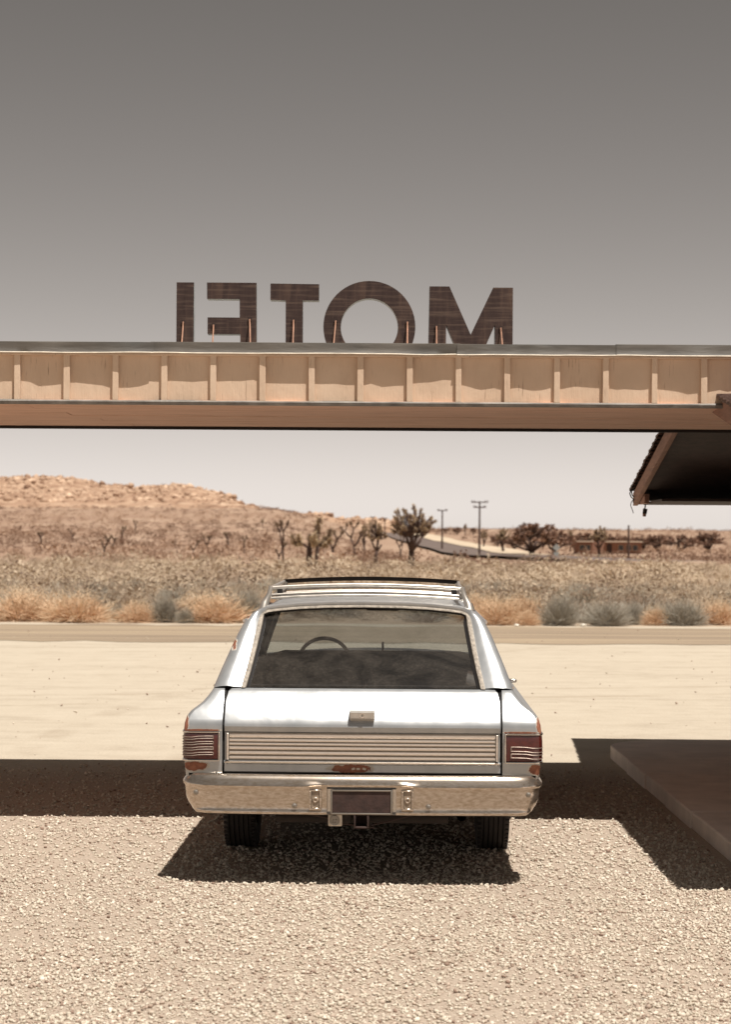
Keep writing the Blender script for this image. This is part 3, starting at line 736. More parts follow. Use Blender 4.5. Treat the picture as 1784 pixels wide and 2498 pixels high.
far_trees = [('dense',1298,1272,370,'large round brown tree, tallest of the right tree line',1.15), ('dense2',1352,1286,390,'brown tree just right of the tallest round one',.9),
 ('mid',1228,1285,395,'pointed brown tree right of the near power pole',1.0), ('dense2',1255,1302,430,'low brown tree left of the tallest round one',.9),
 ('mid',1392,1290,420,'slender dark tree above the grey sign',.7), ('dense',1430,1297,400,'wide brown tree left of the low house',1.2),
 ('mid',1462,1280,340,'tall forked joshua tree in front of the low house',.9), ('dense2',1490,1300,430,'round dark tree behind the low house',1.1),
 ('dense',1520,1305,520,'small round tree above the low house roof',1.0), ('dense2',1570,1304,440,'tree right of the thin far pole',1.0), ('dense',1605,1302,430,'brown tree right of the low house by the eave',1.1),
 ('dense2',1660,1300,420,'brown tree under the eave, second from the right end',1.1), ('dense',1730,1296,430,'brown tree at the right end of the tree line',1.1),
 ('dense',1400,1304,470,'low bushy tree behind the grey sign',.9), ('dense2',1545,1306,480,'low bushy tree behind the thin bare pole',.9), ('dense2',1215,1300,520,'pale low tree between the power pole and pointed tree',.7), ('dense',1325,1300,480,'low brown tree filling the gap right of the tallest one',.8),
 ('mid',1180,1290,460,'thin tree right behind the near power pole',.8), ('dense2',1115,1283,720,'small pale tree on the crest above the road bend',.8),
 ('mid',1135,1276,700,'upright dark tree on the crest above the road',.6), ('dense',1155,1286,720,'small dark tree on the crest right of the upright one',.6),
 ('dense2',1088,1286,760,'low dark tree on the crest by the far power pole',1.1)]
for k, px, ty, Y, lb, w in far_trees: tree(k, px, ty, Y, lb, G2, 'desert_tree', wide=w*(1.55 if k.startswith('dense') else 1.3))

# ------------------------------------------------------------------ power poles, house, sign
def pole(px, topy, Y, arms, label):
    X = (px-CX)*Y/F; z = zg(X, Y); top = P(px, topy, Y).z
    root = empty('power_pole', (X, Y, z)); tag(root, label, 'power pole', 'power poles by the far road')
    H = top - z; m = MB(); m.tube([(0,0,-.3), (0,0,H)], [.20, .13], 8); m.build('pole', M['pole'], root, 60)
    for dz, w in arms:
        m = MB(); m.box((0, -.17, H-dz), (w, .14, .18)); a = m.build('crossarm', M['pole'], root)
        for q in (-.47, -.32, .32, .47):
            m = MB(); m.lathe([(0,.001),(0,.07),(.12,.09),(.25,.05),(.25,.001)], (q*w, -.17, H-dz+.09), 'Z', 8); m.build('insulator', M['insul'], a, 60)
    return root
pole(1170, 1223, 345, [(.15, 2.8), (1.0, 2.1)], 'nearest tall power pole with two crossarms')
pole(1079, 1244, 420, [(.12, 2.0)], 'second power pole, one crossarm, left of the nearest')
pole(909, 1261, 640, [(.12, 1.4)], 'tiny far power pole above the leaning joshua tree')
pole(939, 1264, 640, [(.12, 1.2)], 'tiny far power pole left of the largest joshua tree')
pole(1534, 1281, 320, [], 'thin bare pole in front of the low house')
Y = 395; X0, X1 = (1408-CX)*Y/F, (1566-CX)*Y/F
hr = empty('low_house', ((X0+X1)/2, Y, zg((X0+X1)/2, Y)-.1)); tag(hr, 'low flat-roofed brown house among the trees', 'house')
w = X1-X0
m = MB(); m.box((0,3,1.15), (w,6,2.3)); m.build('wall', M['house_wall'], hr)
m = MB(); m.box((w*.22,2.7,2.42), (w*.58,7.6,.22)); m.box((-w*.38,2.7,2.42), (w*.26,7.6,.22)); m.build('roof', M['house_roof'], hr)
for q in (.18, .30, .40, -.42, -.33):
    m = MB(); m.box((w*q,-.03,1.25), (1.0,.08,1.1)); f_ = m.build('window', M['house_roof'], hr); m = MB(); m.box((w*q,-.075,1.25), (.86,.04,.96)); m.build('pane', M['window_dark'], f_)
m = MB(); m.box((0,-.03,1.0), (.95,.08,2.0)); m.build('door', M['dark_wood'], hr)
Y = 300; X = (1358-CX)*Y/F; sr = empty('road_sign', (X, Y, zg(X, Y))); tag(sr, 'pale grey back of a diamond road sign by the far road', 'sign')
m = MB(); m.box((0,0,.9), (.09,.09,2.2)); m.build('post', M['sign_grey'], sr)
m = MB(); m.box((0,-.06,1.65), (.78,.03,.78), Matrix.Rotation(R(45), 3, 'Y')); m.build('panel', M['sign_grey'], sr)
m = MB(); m.box((0,-.06,.75), (.75,.03,.5)); m.build('lower_panel', M['sign_grey'], sr)
for px, Y, s_, lb in ((435,50.2,.12,'crumpled white litter in the grass left of the wide golden bush'), (1262,46.4,.10,'white scrap of litter at the foot of the russet bush'), (1425,46.5,.13,'white litter between the two big sage bushes'), (1585,48.5,.10,'white scrap behind the narrow sage bush on the right')):
    v, f = ico(2); v = v*(1+.35*np.array([[noise.noise((q[0]*2+px, q[1]*2, q[2]*2))] for q in v])); mm = MB(); mm.add(v*np.array([s_*.6, s_*.5, s_*.28]) , [tuple(q) for q in f])
    o = mm.build('litter', M['litter']); o.location = ((px-CX)*Y/F, Y, .03); tag(o, lb, 'litter', 'roadside litter')

# ------------------------------------------------------------------ sidewalk at right
sw = empty('sidewalk', (0,0,0)); tag(sw, 'raised concrete sidewalk with rounded corner beside the building', kind='structure')
m = MB()
def slab_outline(y0, y1, x0, x1, rad=0):
    p = [(x0, y0), (x1, y0), (x1, y1)]
    if rad: p += [(x0+rad-rad*math.sin(a), y1-rad+rad*math.cos(a)) for a in np.linspace(0, math.pi/2, 10)]
    else: p += [(x0, y1)]
    return p
yb = [6.2, 7.9, 9.6, 11.3, 13.0, 14.1, 15.12, 16.17, 17.9]
for i, (a, b) in enumerate(zip(yb, yb[1:])):
    for (x0, x1) in ((2.05 + (.01 if i % 2 else 0), 3.6), (3.606, 5.2)):
        ol = slab_outline(a+.004, b-.004, x0, x1, .62 if (i == len(yb)-2 and x0 < 3) else 0)
        k = len(ol); h_ = .105 + random.uniform(-.003, .003)
        m = MB(); m.add([(x, y, -.05) for x, y in ol] + [(x, y, h_) for x, y in ol],
              [tuple(range(k-1,-1,-1)), tuple(range(k, 2*k))] + [(j, (j+1)%k, (j+1)%k+k, j+k) for j in range(k)])
        m.build('slab', M['concrete'], sw, bevel=.012)

# ------------------------------------------------------------------ gateway beam
GY = 12.60; PXM = GY/F
def gx(px): return (px-CX)*PXM
def gz(py): return CAMH + (HZ-py)*PXM
XL, XR = -4.5, 2.78
gw = empty('gateway_canopy', (0, 0, 0)); tag(gw, 'cream panelled gateway canopy spanning the driveway above the car', 'canopy')
ZT, ZB = gz(838), gz(984)
# panels and battens
bx = [-1.532 + .2990*k for k in range(-10, 15)]
for a, b in zip(bx, bx[1:]):
    if a < XL or b > XR: continue
    m = MB(); m.box(((a+b)/2, GY+.052+random.uniform(0,.003), (gz(868)+gz(981))/2), (b-a-.003, .02, gz(868)-gz(981)))
    m.build('panel', M['cream'], gw)
for k, a in enumerate(bx):
    if a < XL+.02 or a > XR-.02: continue
    m = MB(); w_ = .037+random.uniform(-.002,.003); m.box((a+random.uniform(-.003,.003), GY+.028, (gz(869)+gz(980.5))/2), (w_, .027, gz(869)-gz(980.5)), Matrix.Rotation(random.uniform(-.004,.004),3,'Y'))
    m.build('batten', M['cream'], gw, bevel=.003)
m = MB(); m.box(((XL+XR)/2, GY+.030, gz(866)), (XR-XL, .034, gz(861.5)-gz(871))); m.build('trim_strip', M['cream'], gw, bevel=.003)
# top flashing sheets, lapped
segs = [XL, gx(-200), gx(372), gx(1120), gx(1509), XR]
for i, (a, b) in enumerate(zip(segs, segs[1:])):
    rows = []; n = 26
    off = (0, .004, 0, .004, .007)[i]; dz = (0, .0015, .004, .001, .005)[i]
    for k in range(n+1):
        x = a - .02 + (b-a+.02)*k/n; d = .013*noise.noise((x*3.1, i*7.1, 0)) + .006*noise.noise((x*11, i*2.1, 5)); e = .0045*noise.noise((x*4.1, i*3.3, 2))
        yf = GY - off
        rows.append([(x, yf+.35, ZT+dz+.002), (x, yf+.02, ZT+dz), (x, yf+.004, ZT+dz-.004), (x, yf+d*.6, ZT+dz-.03+e*.3), (x, yf-.002+d, gz(862.5)+e), (x, yf-.008+d, gz(864.5)+e), (x, yf+.006+d, gz(865.5)+e)])
    m = MB(); m.grid(rows); o = m.build('top_flashing', M['flash'], gw, 50)
    me = MB(); me.grid([[r[4], (r[5][0], r[5][1]-.0015, r[5][2]), r[6]] for r in rows]); me.build('flashing_edge', M['flash_edge'], o, 50)
# lower flashing
segs = [XL, gx(335), gx(886), XR]
for i, (a, b) in enumerate(zip(segs, segs[1:])):
    rows = []
    for k in range(31):
        x = a-.01 + (b-a+.01)*k/30; d = .004*noise.noise((x*3, i*5.0, 1)); yf = GY-.004-(i%2)*.004
        rows.append([(x, yf+.05, gz(978)+d), (x, yf+.004, gz(980)+d), (x, yf-.004+d, gz(983.5)), (x, yf+d, gz(990)+d*.5), (x, yf+.02, gz(991))])
    m = MB(); m.grid(rows); m.build('lower_flashing', M['lead'], gw, 40)
# soffit planks, underside
ZS = gz(988)
pl = np.linspace(GY+.015, 15.02, 9)
for i, (a, b) in enumerate(zip(pl, pl[1:])):
    cut = gx(-500)+ (i*1.37) % 2.6
    for (x0, x1) in ((XL, cut), (cut, XR)):
        m = MB(); m.box(((x0+x1)/2, (a+b)/2, ZS+.012+random.uniform(-.002,.002)), (x1-x0-.004, b-a-.006, .02)); m.build('soffit_plank', M['soffit'], gw, bevel=.002)
m = MB(); m.box(((XL+XR)/2, 15.04, CAMH+(HZ-1046)*15.04/F), (XR-XL, .03, 9.5*15.04/F)); m.build('drip_edge', M['soffit_dark'], gw)
m = MB()
for k in range(11):
    x = .1 + k*.23 + random.uniform(-.06,.06); m.box((x, 15.02, CAMH+(HZ-1040.2)*15.02/F), (random.uniform(.06,.19), .004, .007))
m.build('gap_light_chips', M['flash_edge'], gw)  # pale chips stand in for light spots at the gaps above the drip edge
m = MB(); m.box(((XL+XR)/2, 15.07, (ZT+ZS)/2+.01), (XR-XL, .03, ZT-ZS-.05)); m.build('rear_fascia', M['cream'], gw)
m = MB(); m.box(((XL+XR)/2, (GY+.30+16.05)/2, ZT-.035), (XR-XL-.01, 16.05-GY-.30, .05)); m.build('roof_deck', M['lead'], gw)  # unseen rear overhang added to carry the canopy's ground shadow farther back
for (px_, py_) in ((-4.15, 12.95), (-4.15, 14.75)):
    m = MB(); m.rbox((px_, py_, ZS/2-.02), (.14, .14, ZS+.02), .01); m.build('post', M['soffit'], gw)

# ------------------------------------------------------------------ letters, seen from behind
LY = 14.40; U = LY/F; LT_ = .11
def lz(py): return CAMH + (HZ-py)*U
def lx(px): return (px-CX)*U
ROOFZ = ZT - .008
def letter(ch, polys, rods, label, hole=None):
    xc = sum(p[0] for p in polys[0])/len(polys[0])
    root = empty('sign_letter', (lx(xc), LY, ROOFZ)); tag(root, label, 'letter', 'letters of the rooftop sign')
    def L(p, y): return (lx(p[0])-lx(xc), y, lz(p[1])-ROOFZ)
    body = MB(); back = MB()
    for poly in polys:
        q = [(lx(a)-lx(xc), lz(b)-ROOFZ) for a, b in poly]
        body.prism(q, .014, LT_); back.prism(q, 0.0, .0125)
    if hole:
        (cx, cy, ro, ri) = hole; n = 56; c = (lx(cx)-lx(xc), lz(cy)-ROOFZ)
        for mb, y0, y1 in ((body, .014, LT_), (back, 0, .0125)):
            vs = []; 
            for k in range(n):
                a = 2*math.pi*k/n
                for r_, y_ in ((ro, y0), (ro, y1), (ri, y1), (ri, y0)): vs.append((c[0]+r_*U*math.cos(a), y_, max(0.0, c[1]+r_*U*math.sin(a))))
            fs = [(k*4+j, ((k+1)%n)*4+j, ((k+1)%n)*4+(j+1)%4, k*4+(j+1)%4) for k in range(n) for j in range(4)]
            mb.add(vs, fs)
    body.build('letter_body', M['letter_edge'], root); back.build('back_board', M['letter'], root)
    for (a, b), (c, d) in rods:
        t0 = Vector(L((a, b), -.004)); 
        Yb = LY-.42; bz = ROOFZ+.003; bxx = (c-CX)*Yb/F - lx(xc)
        m = MB(); e = Vector((bxx, -.42, bz-ROOFZ)); m.tube([t0+Vector((0,.012,0)), t0+Vector((0,-.010,.002)), t0+(e-t0)*.12, e], .0055, 6); m.build('brace_rod', M['copper'], root, 60)
        m = MB(); m.box(t0+Vector((0,-.003,.006)), (.026,.006,.022)); m.build('bracket', M['hitch'], root)
B_ = (HZ - (ROOFZ-CAMH)/U)   # pixel row of the roof at the letters
letter('L', [[(427,692),(469,692),(469,B_),(352,B_),(352,B_-41),(427,B_-41)][::1]], [((444,790),(437,835))], 'mirrored letter L, a bare upright, leftmost of the rooftop letters')
letter('E', [[(501,692),(622,692),(623.5,B_),(503,B_),(503,B_-41),(583,B_-41),(583,817),(503,817),(503,777),(581.5,777),(581,731.5),(501.5,731.5)]], [((518,797),(513,835)), ((606,783),(609,838))], 'mirrored letter E of weathered brown board')
letter('T', [[(656,693.5),(775,694.5),(775,734),(735,734),(736,B_),(694,B_),(693.5,734),(656,733)]], [((713,784),(711,838))], 'letter T of weathered brown board with pale lower edge')
letter('O', [[(898,800),(898.1,800),(898,800.1)]], [((816,785),(807,838)), ((991,787),(991,840))], 'big round letter O of weathered brown board', hole=(898,798,112.3,70))
letter('M', [[(1044.6,698),(1093,698),(1145.5,815),(1199.8,700),(1248,700),(1248,B_),(1205,B_),(1205,790),(1156,B_),(1132,B_),(1085.5,790),(1085,B_),(1042,B_)]], [((1062,797),(1063,842)), ((1219,800),(1228,842))], 'letter M of patchy brown board, rightmost of the rooftop letters')

# ------------------------------------------------------------------ office building at the right edge
ang = .036
bo = empty('motel_office', (2.39, 18.4, 0), math.pi - ang*-1 if False else 0)
tag(bo, 'low brown motel office with shingled gable roof at the right edge', 'building')
def bl(u, v, z): return (-.036*u + v, -u - .036*v, z)      # u towards the camera, v to the right
SL = .155; URID = 4.2; UEND = 8.6
def roofz(u): return 2.28 + SL*min(u, 2*URID-u)
# barge boards along the gable, both slopes
for (u0, u1) in ((-.01, URID), (2*URID+.01, URID+.002)):
    m = MB(); vs = []
    for u in (u0, u1):
        z0 = roofz(u)-.03
        lowcut = .115
        vs += [bl(u, -.012, z0), bl(u, .030, z0), bl(u, .030, z0-lowcut), bl(u, -.012, z0-lowcut)]
    m.add(vs, [(0,1,2,3),(7,6,5,4),(0,4,5,1),(1,5,6,2),(2,6,7,3),(3,7,4,0)]); m.build('barge_board', M['barge'], bo, bevel=.004)
# eave return block at the end of the board and soffit
m = MB(); vs = []
for (u, z) in ((-.01, 2.165), (-.01, 2.145), (.55, 2.145), (.55, roofz(.55)-.14), (.2, roofz(.2)-.14)):
    vs += [bl(u, .034, z), bl(u, .075, z)]
k = 5; m.add(vs, [tuple(range(0,10,2)), tuple(range(9,0,-2))] + [(2*i, 2*((i+1)%k), 2*((i+1)%k)+1, 2*i+1) for i in range(k)]); m.build('eave_return', M['barge'], bo)
m = MB(); vs = []
for u, z in ((-.005, 2.142), (-.005, 2.16), (1.5, 2.16), (1.5, 2.142)):
    vs += [bl(u, .08, z), bl(u, 3.4, z)]
m.add(vs, [(0,2,4,6),(7,5,3,1)] + [(2*i, 2*((i+1)%4), 2*((i+1)%4)+1, 2*i+1) for i in range(4)]); m.build('eave_soffit', M['dark_wood'], bo)
for sgn in (0, 1):
    m = MB(); vs = []
    us = (0, URID) if sgn == 0 else (2*URID, URID)
    for u in us:
        z0 = roofz(u)-.035; vs += [bl(u, .032, z0), bl(u, 3.4, z0), bl(u, 3.4, z0-.07), bl(u, .032, z0-.07)]
    m.add(vs, [(0,1,2,3),(7,6,5,4),(0,4,5,1),(1,5,6,2),(2,6,7,3),(3,7,4,0)]); m.build('roof_deck', M['dark_wood'], bo)
# shingle courses
nC = 30
for side in (0, 1):
    for k in range(nC):
        u0 = k*URID/nC - .03; u1 = u0 + URID/nC + .06
        if side: u0, u1 = 2*URID-u0, 2*URID-u1
        m = MB(); n = 24
        rows = []
        ov = -.035 - random.uniform(0, .012)
        for j in range(n+1):
            v = ov + (3.4-ov)*j/n; jit = random.uniform(-.012, .012)
            za, zb = roofz(u0)+.012, roofz(u1)-.006
            uu = u0 + jit
            rows.append([bl(uu, v, za-.022), bl(uu, v, za+random.uniform(0,.004)), bl(u1, v, zb), bl(u1, v, zb-.016)])
        m.grid(rows); f0 = [rows[0]]; m.add(rows[0], [(0,1,2,3)])
        m.build('shingle_course', M['shingle'], bo)
# walls
WV = 1.5
m = MB(); vs = []
pr = [(.42, -.02), (2*URID-.42, -.02), (2*URID-.42, roofz(.42)-.16), (URID, roofz(URID)-.13), (.42, roofz(.42)-.16)]
for u, z in pr: vs += [bl(u, WV, z), bl(u, 3.3, z)]
k = 5; m.add(vs, [tuple(range(0,10,2)), tuple(range(9,0,-2))] + [(2*i, 2*((i+1)%k), 2*((i+1)%k)+1, 2*i+1) for i in range(k)]); m.build('wall', M['wall'], bo)
for uc in (1.25, 5.6):
    m = MB(); m.box(bl(uc, WV-.012, 1.35), (.05, .95, 1.0), Matrix.Rotation(-.036, 3, 'Z')); w_ = m.build('window', M['dark_wood'], bo)
    m = MB(); m.box(bl(uc, WV-.034, 1.35), (.02, .85, .9), Matrix.Rotation(-.036, 3, 'Z')); m.build('pane', M['window_dark'], w_)
m = MB(); m.box(bl(3.3, WV-.014, 1.08), (.05, .92, 2.05), Matrix.Rotation(-.036, 3, 'Z')); d_ = m.build('door', M['dark_wood'], bo)
m = MB(); m.lathe([(0,.001),(0,.03),(.05,.03),(.05,.001)], bl(3.65, WV-.09, 1.05), 'X', 12); m.build('door_handle', M['chrome2'], d_, 40)

# hanging lamp socket and loose wires at the eave
def pw(x, y, Y=18.30): return P(x, y, Y)
a = pw(1573, 1226); o = empty('lamp_socket', a); tag(o, 'rusty bulb socket hanging on a cord under the eave', 'lamp')
def rel(x, y): return pw(x, y) - a
m = MB(); m.tube([rel(1573,1222), rel(1575,1232), rel(1574,1241)], .006, 6); m.build('cord', M['black'], o)
m = MB(); m.tube([rel(1575,1241), rel(1573,1253.5)], [.021,.019], 10); m.build('socket', M['soffit_dark'], o, 40)
m = MB(); m.tube([rel(1573,1253.5), rel(1572,1260)], [.017,.015], 10); m.build('bulb_base', M['barge'], o, 40)
o = empty('loose_wires', pw(1550, 1200)); tag(o, 'tangle of loose wires hanging from the eave corner', 'wires')
a = pw(1550, 1200)
for pts_, r_ in (([(1552,1190),(1545,1192),(1540,1197),(1537,1204),(1540,1212),(1546,1218)], .005), ([(1546,1192),(1541,1199),(1543,1208),(1549,1214),(1553,1215)], .0055),
                 ([(1552,1215),(1547,1218),(1545,1226)], .004), ([(1549,1216),(1541,1224),(1539,1233),(1543,1243),(1546,1252)], .0035)):
    m = MB(); m.tube([rel2 - a for rel2 in [pw(x, y) for x, y in pts_]], r_, 5); m.build('wire', M['black'], o)
m = MB(); c_ = pw(1549, 1191) - a; m.rbox(c_, (.05,.03,.03), .006, 1, Matrix.Rotation(.4, 3, 'Y')); m.build('connector', M['black'], o)

# ------------------------------------------------------------------ the station wagon
Y0 = 10.63; YAW = -R(1.25)
car = empty('station_wagon', (-.013, Y0, 0), YAW)
tag(car, 'weathered silver vintage station wagon seen from behind with chrome bumper and roof rack', 'car')
AX_R, AX_F, WR = 1.50, 4.47, .335
PT = M['paint']
tailprof = [(.575,.100),(.60,.096),(.64,.094),(.79,.094),(.822,.092),(.835,.095),(.855,.107),(.885,.127),(.915,.149),(.945,.173),(.972,.197),(.992,.217),(1.003,.230),(1.008,.245)]
def ytail(z):
    if z < .575: return .10 + (.575-z)*.4
    return interp(z, tailprof)
side = [(.80,.285),(.88,.34),(.918,.46),(.926,.575),(.929,.64),(.930,.72),(.929,.79),(.924,.835),(.913,.872),(.893,.896),(.866,.915),(.838,.938),(.815,.965),(.797,.990),(.788,1.006)]
def arch(y):
    z = 0
    for a in (AX_R, AX_F):
        d = abs(y-a)
        if d < .43: z = max(z, .33 + math.sqrt(max(0, .43**2-d*d))*.78)
    return z
def zmap(z, y):
    zlo = max(side[0][1], arch(y)-.05 if arch(y) else 0, .285 + .155*(1-sm(.9, 1.12, y)))
    return zlo + (z-.285)/(.80-.285)*(.80-zlo) if z < .80 else z
def side_pt(i, y, s_):
    x, z = side[i]
    z = zmap(z, y)
    nose = sm(4.6, 5.25, y); x -= .07*nose; 
    z2 = z - (sm(3.6, 5.2, y)*.05 if z > .85 else 0)
    return (s_*x, y, z2)
yst = list(np.concatenate([np.linspace(.32, 1.0, 6), np.linspace(1.04, 1.96, 24), np.linspace(2.05, 3.9, 8), np.linspace(4.0, 4.94, 24), np.linspace(5.0, 5.22, 4)]))
for s_ in (-1, 1):
    rows = []
    for i in range(len(side)):
        x, z = side[i]; z = zmap(z, 0); y0 = ytail(z)
        r_ = [(s_*(x-.018), y0+.001, z), (s_*(x-.006), y0+.006, z), (s_*x, y0+.022, z)]
        for q in (.12, .3, .6): 
            yy = y0+.022+(.32-y0-.022)*q
            r_.append((s_*x, yy, z))
        r_ += [side_pt(i, y, s_) for y in yst]
        rows.append(r_)
    m = MB(); m.grid(rows); m.build('quarter_panel', PT, car, 35)
    # rear face of the fender beside the tailgate
    rows = []
    for z in [.575,.60,.64,.70,.79,.815,.835,.855,.872,.885,.896,.906,.915,.926,.938,.952,.965,.980,.992,1.003,1.006]:
        xo = interp(z, sorted([(q[1], q[0]) for q in side])) - .018
        rows.append([(s_*(.727+(xo-.727)*k/6), ytail(z)+.001 - .004*math.sin(math.pi*k/6), z) for k in range(7)])
    m = MB(); m.grid(rows); m.build('rear_fender_face', PT, car, 40)
    m = MB(); m.grid([[(s_*x, y, z) for x in (.727, .716)] for z, y in [(zz_, ytail(zz_)+.018) for zz_ in np.linspace(.575, 1.006, 20)]]); m.build('tailgate_gap', M['seam'], car)
    # sill closing
    m = MB(); m.box((s_*.74, 2.98, .30), (.16, 2.1, .12)); m.build('sill', M['under'], car)
# hood, cowl, front end
rows = []
for y in np.linspace(3.72, 5.22, 9):
    xb, _, zb = side_pt(14, y, 1); rows.append([(xb*k, y, zb + .035*(1-k*k) - .06*sm(5.05, 5.22, y)) for k in np.linspace(-1, 1, 13)])
m = MB(); m.grid(rows); m.build('hood', PT, car, 60)
m = MB(); m.box((0, 5.2, .62), (1.72, .05, .50)); fr0 = m.build('grille', M['alu'], car)
for xx in (-.72, -.53, .53, .72):
    m = MB(); m.lathe([(0,.001),(.03,.05),(.02,.088),(0,.092)], (xx, 5.226, .66), 'Y', 20); m.build('headlight', M['clear_lens'], car, 50)
m = MB(); m.rbox((0, 5.29, .46), (1.86, .10, .16), .03, 3); m.build('front_bumper', M['chrome'], car, 40)

# tailgate
tg = [(.104,.580),(.096,.586),(.096,.622),(.086,.629),(.086,.637),(.112,.642),(.112,.786),(.097,.792),(.090,.818),(.092,.826)] + [(y, z) for z, y in tailprof if z > .83]
rows = []
for (y, z) in tg:
    hw = .718 - (.006 if z > .95 else 0) - .02*sm(.985, 1.008, z)
    rows.append([(hw*k, y - .006*(1-k*k) + (.006 if abs(k) == 1 else 0), z) for k in (-1,-.995,-.97,-.8,-.6,-.4,-.2,0,.2,.4,.6,.8,.97,.995,1)])
m = MB(); m.grid(rows); tgo = m.build('tailgate', PT, car, 28)
# ribbed trim panel
def rib(z0, z1, y, d, hw=.690, mat='alu', name='trim_rib'):
    m = MB(); pr = [(y+.004, z0), (y-d, z0+(z1-z0)*.22), (y-d-.001, z0+(z1-z0)*.5), (y-d, z1-(z1-z0)*.22), (y+.004, z1)]
    m.grid([[(hw*k, yy-.006*(1-k*k), zz) for k in np.linspace(-1, 1, 13)] for yy, zz in pr]); return m.build(name, M[mat], tgo, 30)
m = MB(); m.grid([[(.706*k, .1085-.006*(1-k*k), z) for k in np.linspace(-1, 1, 13)] for z in (.643, .785)]); m.build('trim_panel', M['frame_metal'], tgo)
for z0, z1, d in ((.757,.784,.003), (.7375,.754,.006), (.7195,.735,.008), (.695,.717,.008), (.670,.6925,.008), (.647,.6675,.007)): rib(z0, z1, .106, d)
for s_ in (-1, 1):
    m = MB(); m.rbox((s_*.699, .099, .7145), (.013, .018, .138), .003, 1); m.build('trim_end', M['alu'], tgo, 40)
m = MB(); m.grid([[(.712*k, y-.006*(1-k*k), z) for k in np.linspace(-1, 1, 13)] for y, z in ((.088,.6275),(.082,.630),(.081,.636),(.090,.640))]); m.build('lower_moulding', M['chrome2'], tgo, 50)
# badge scar
for k, xx in enumerate((-.045, -.02, .012)):
    m = MB(); m.rbox((xx, .0895, .603), (.018, .003, .011), .002, 1, Matrix.Rotation(.3*(k-1), 3, 'Y')); m.build('badge_remnant', M['white_plastic'], tgo)
# handle
m = MB()
m.grid([[(x*w_, y, z) for x in (-1,-.86,0,.86,1)] for w_, y, z in ((.066,.128,.904),(.064,.080,.902),(.063,.068,.896),(.064,.072,.866),(.064,.078,.862),(.060,.108,.844),(.057,.118,.836))])
for s_ in (-1, 1):
    m.add([(s_*.066,.128,.904),(s_*.064,.080,.902),(s_*.063,.068,.896),(s_*.064,.072,.866),(s_*.064,.078,.862),(s_*.060,.108,.844),(s_*.057,.118,.836)], [(0,1,2,3,4,5,6)])
hd = m.build('tailgate_handle', M['handle'], car, 30)
m = MB(); m.lathe([(0,.013),(-.005,.013),(-.005,.010),(-.002,.009),(-.002,.001)], (0, .0730, .880), 'Y', 20); m.build('lock', M['alu'], hd, 40)
m = MB(); m.box((0,.0695,.880), (.002,.004,.008)); m.build('keyhole', M['seam'], hd)

# taillights
tp = [(.738,.088),(.77,.086),(.81,.085),(.85,.085),(.88,.087),(.902,.092),(.918,.103),(.925,.120),(.928,.150),(.928,.215)]
def tl_off(k, o):
    a = Vector(tp[max(0,k-1)]); b = Vector(tp[min(len(tp)-1,k+1)]); d = (b-a).normalized(); n = Vector((d.y, -d.x)); p = Vector(tp[k]) + n*o; return p
for s_ in (-1, 1):
    root = MB(); root.grid([[(s_*tl_off(k, o).x, tl_off(k, o).y, z) for k in range(len(tp))] for o, z in ((0,.646),(.006,.650),(.008,.68),(.008,.75),(.006,.780),(0,.786))])
    tl = root.build('taillight', M['lens'], car, 40); tl['label'] = 'left red taillight with chrome bars' if s_ < 0 else 'right red taillight, upper bars missing'
    bz = MB()
    for z0 in (.642, .789):
        bz.grid([[(s_*tl_off(k, o).x, tl_off(k, o).y, z0+dz) for k in range(len(tp))] for o, dz in ((-.004,-.004),(.010,-.004),(.0115,0),(.010,.004),(-.004,.004))])
    bz.rbox((s_*.741, .080, .7155), (.008,.022,.150), .002, 1)
    bz.build('bezel', M['chrome2'], tl, 40)
    zs = (.672,.684,.700,.712,.728,.740,.756,.768)[:: 1] if s_ < 0 else (.668,.688,.702,.724)
    for z in zs:
        m = MB(); rows = []
        for o, dz in ((.004,-.0017),(.0105,-.0017),(.0115,0),(.0105,.0017),(.004,.0017)):
            rows.append([(s_*tl_off(k, o).x, tl_off(k, o).y, z + dz - .006*sm(.835,.885,tp[k][0])) for k in range(1, len(tp))])
        m.grid(rows); m.build('light_bar', M['bar_metal'], tl, 40)
    pr_ = ((.672,.684),(.700,.712),(.728,.740),(.756,.768)) if s_ < 0 else ((.668,.688),(.702,.724))
    for za, zb in pr_:
        m = MB(); m.box((s_*.771, .076, (za+zb)/2), (.004,.010,zb-za+.004)); m.build('bar_end', M['bar_metal'], tl)

# rear bumper
path = [(0,0),(.06,0),(.12,0),(.165,0),(.178,.0),(.235,.001),(.29,.002),(.31,.003),(.40,.005),(.52,.009),(.64,.015),(.74,.023),(.81,.034),(.86,.050),(.893,.072),(.915,.102),(.928,.145),(.933,.22),(.934,.32),(.932,.44)]
prof = [(-.085,.560),(-.070,.574),(-.045,.578),(-.030,.575),(-.018,.565),(-.009,.550),(-.003,.534),(.002,.524),(.003,.519),(-.002,.514),(-.004,.508),(-.005,.48),(-.007,.45),(-.010,.42),(-.012,.402),(-.009,.393),(-.006,.386),(-.009,.377),(-.020,.371),(-.05,.368)]
full = [(-x, y) for x, y in path[:0:-1]] + path
rows = []
for k, (x, y) in enumerate(full):
    a = Vector(full[max(0,k-1)]); b = Vector(full[min(len(full)-1,k+1)]); d = (b-a).normalized(); n = Vector((d.y, -d.x))
    cw = sm(.84, .925, abs(x)); row = []
    for j, (o, z) in enumerate(prof):
        if z < .52: o = o - cw*.058*((.52-z)/.15)**3.6
        if .50 < z < .56: o = o + cw*.009*math.exp(-((z-.535)/.014)**2)
        zz = z + (.010*(1-sm(.235, .31, abs(x))) if .505 < z < .53 else 0) + cw*(.012*sm(.45,.36,z))*0
        q = Vector((x, y)) + n*o; row.append((q.x, q.y, zz))
    rows.append(row)
HW = .178
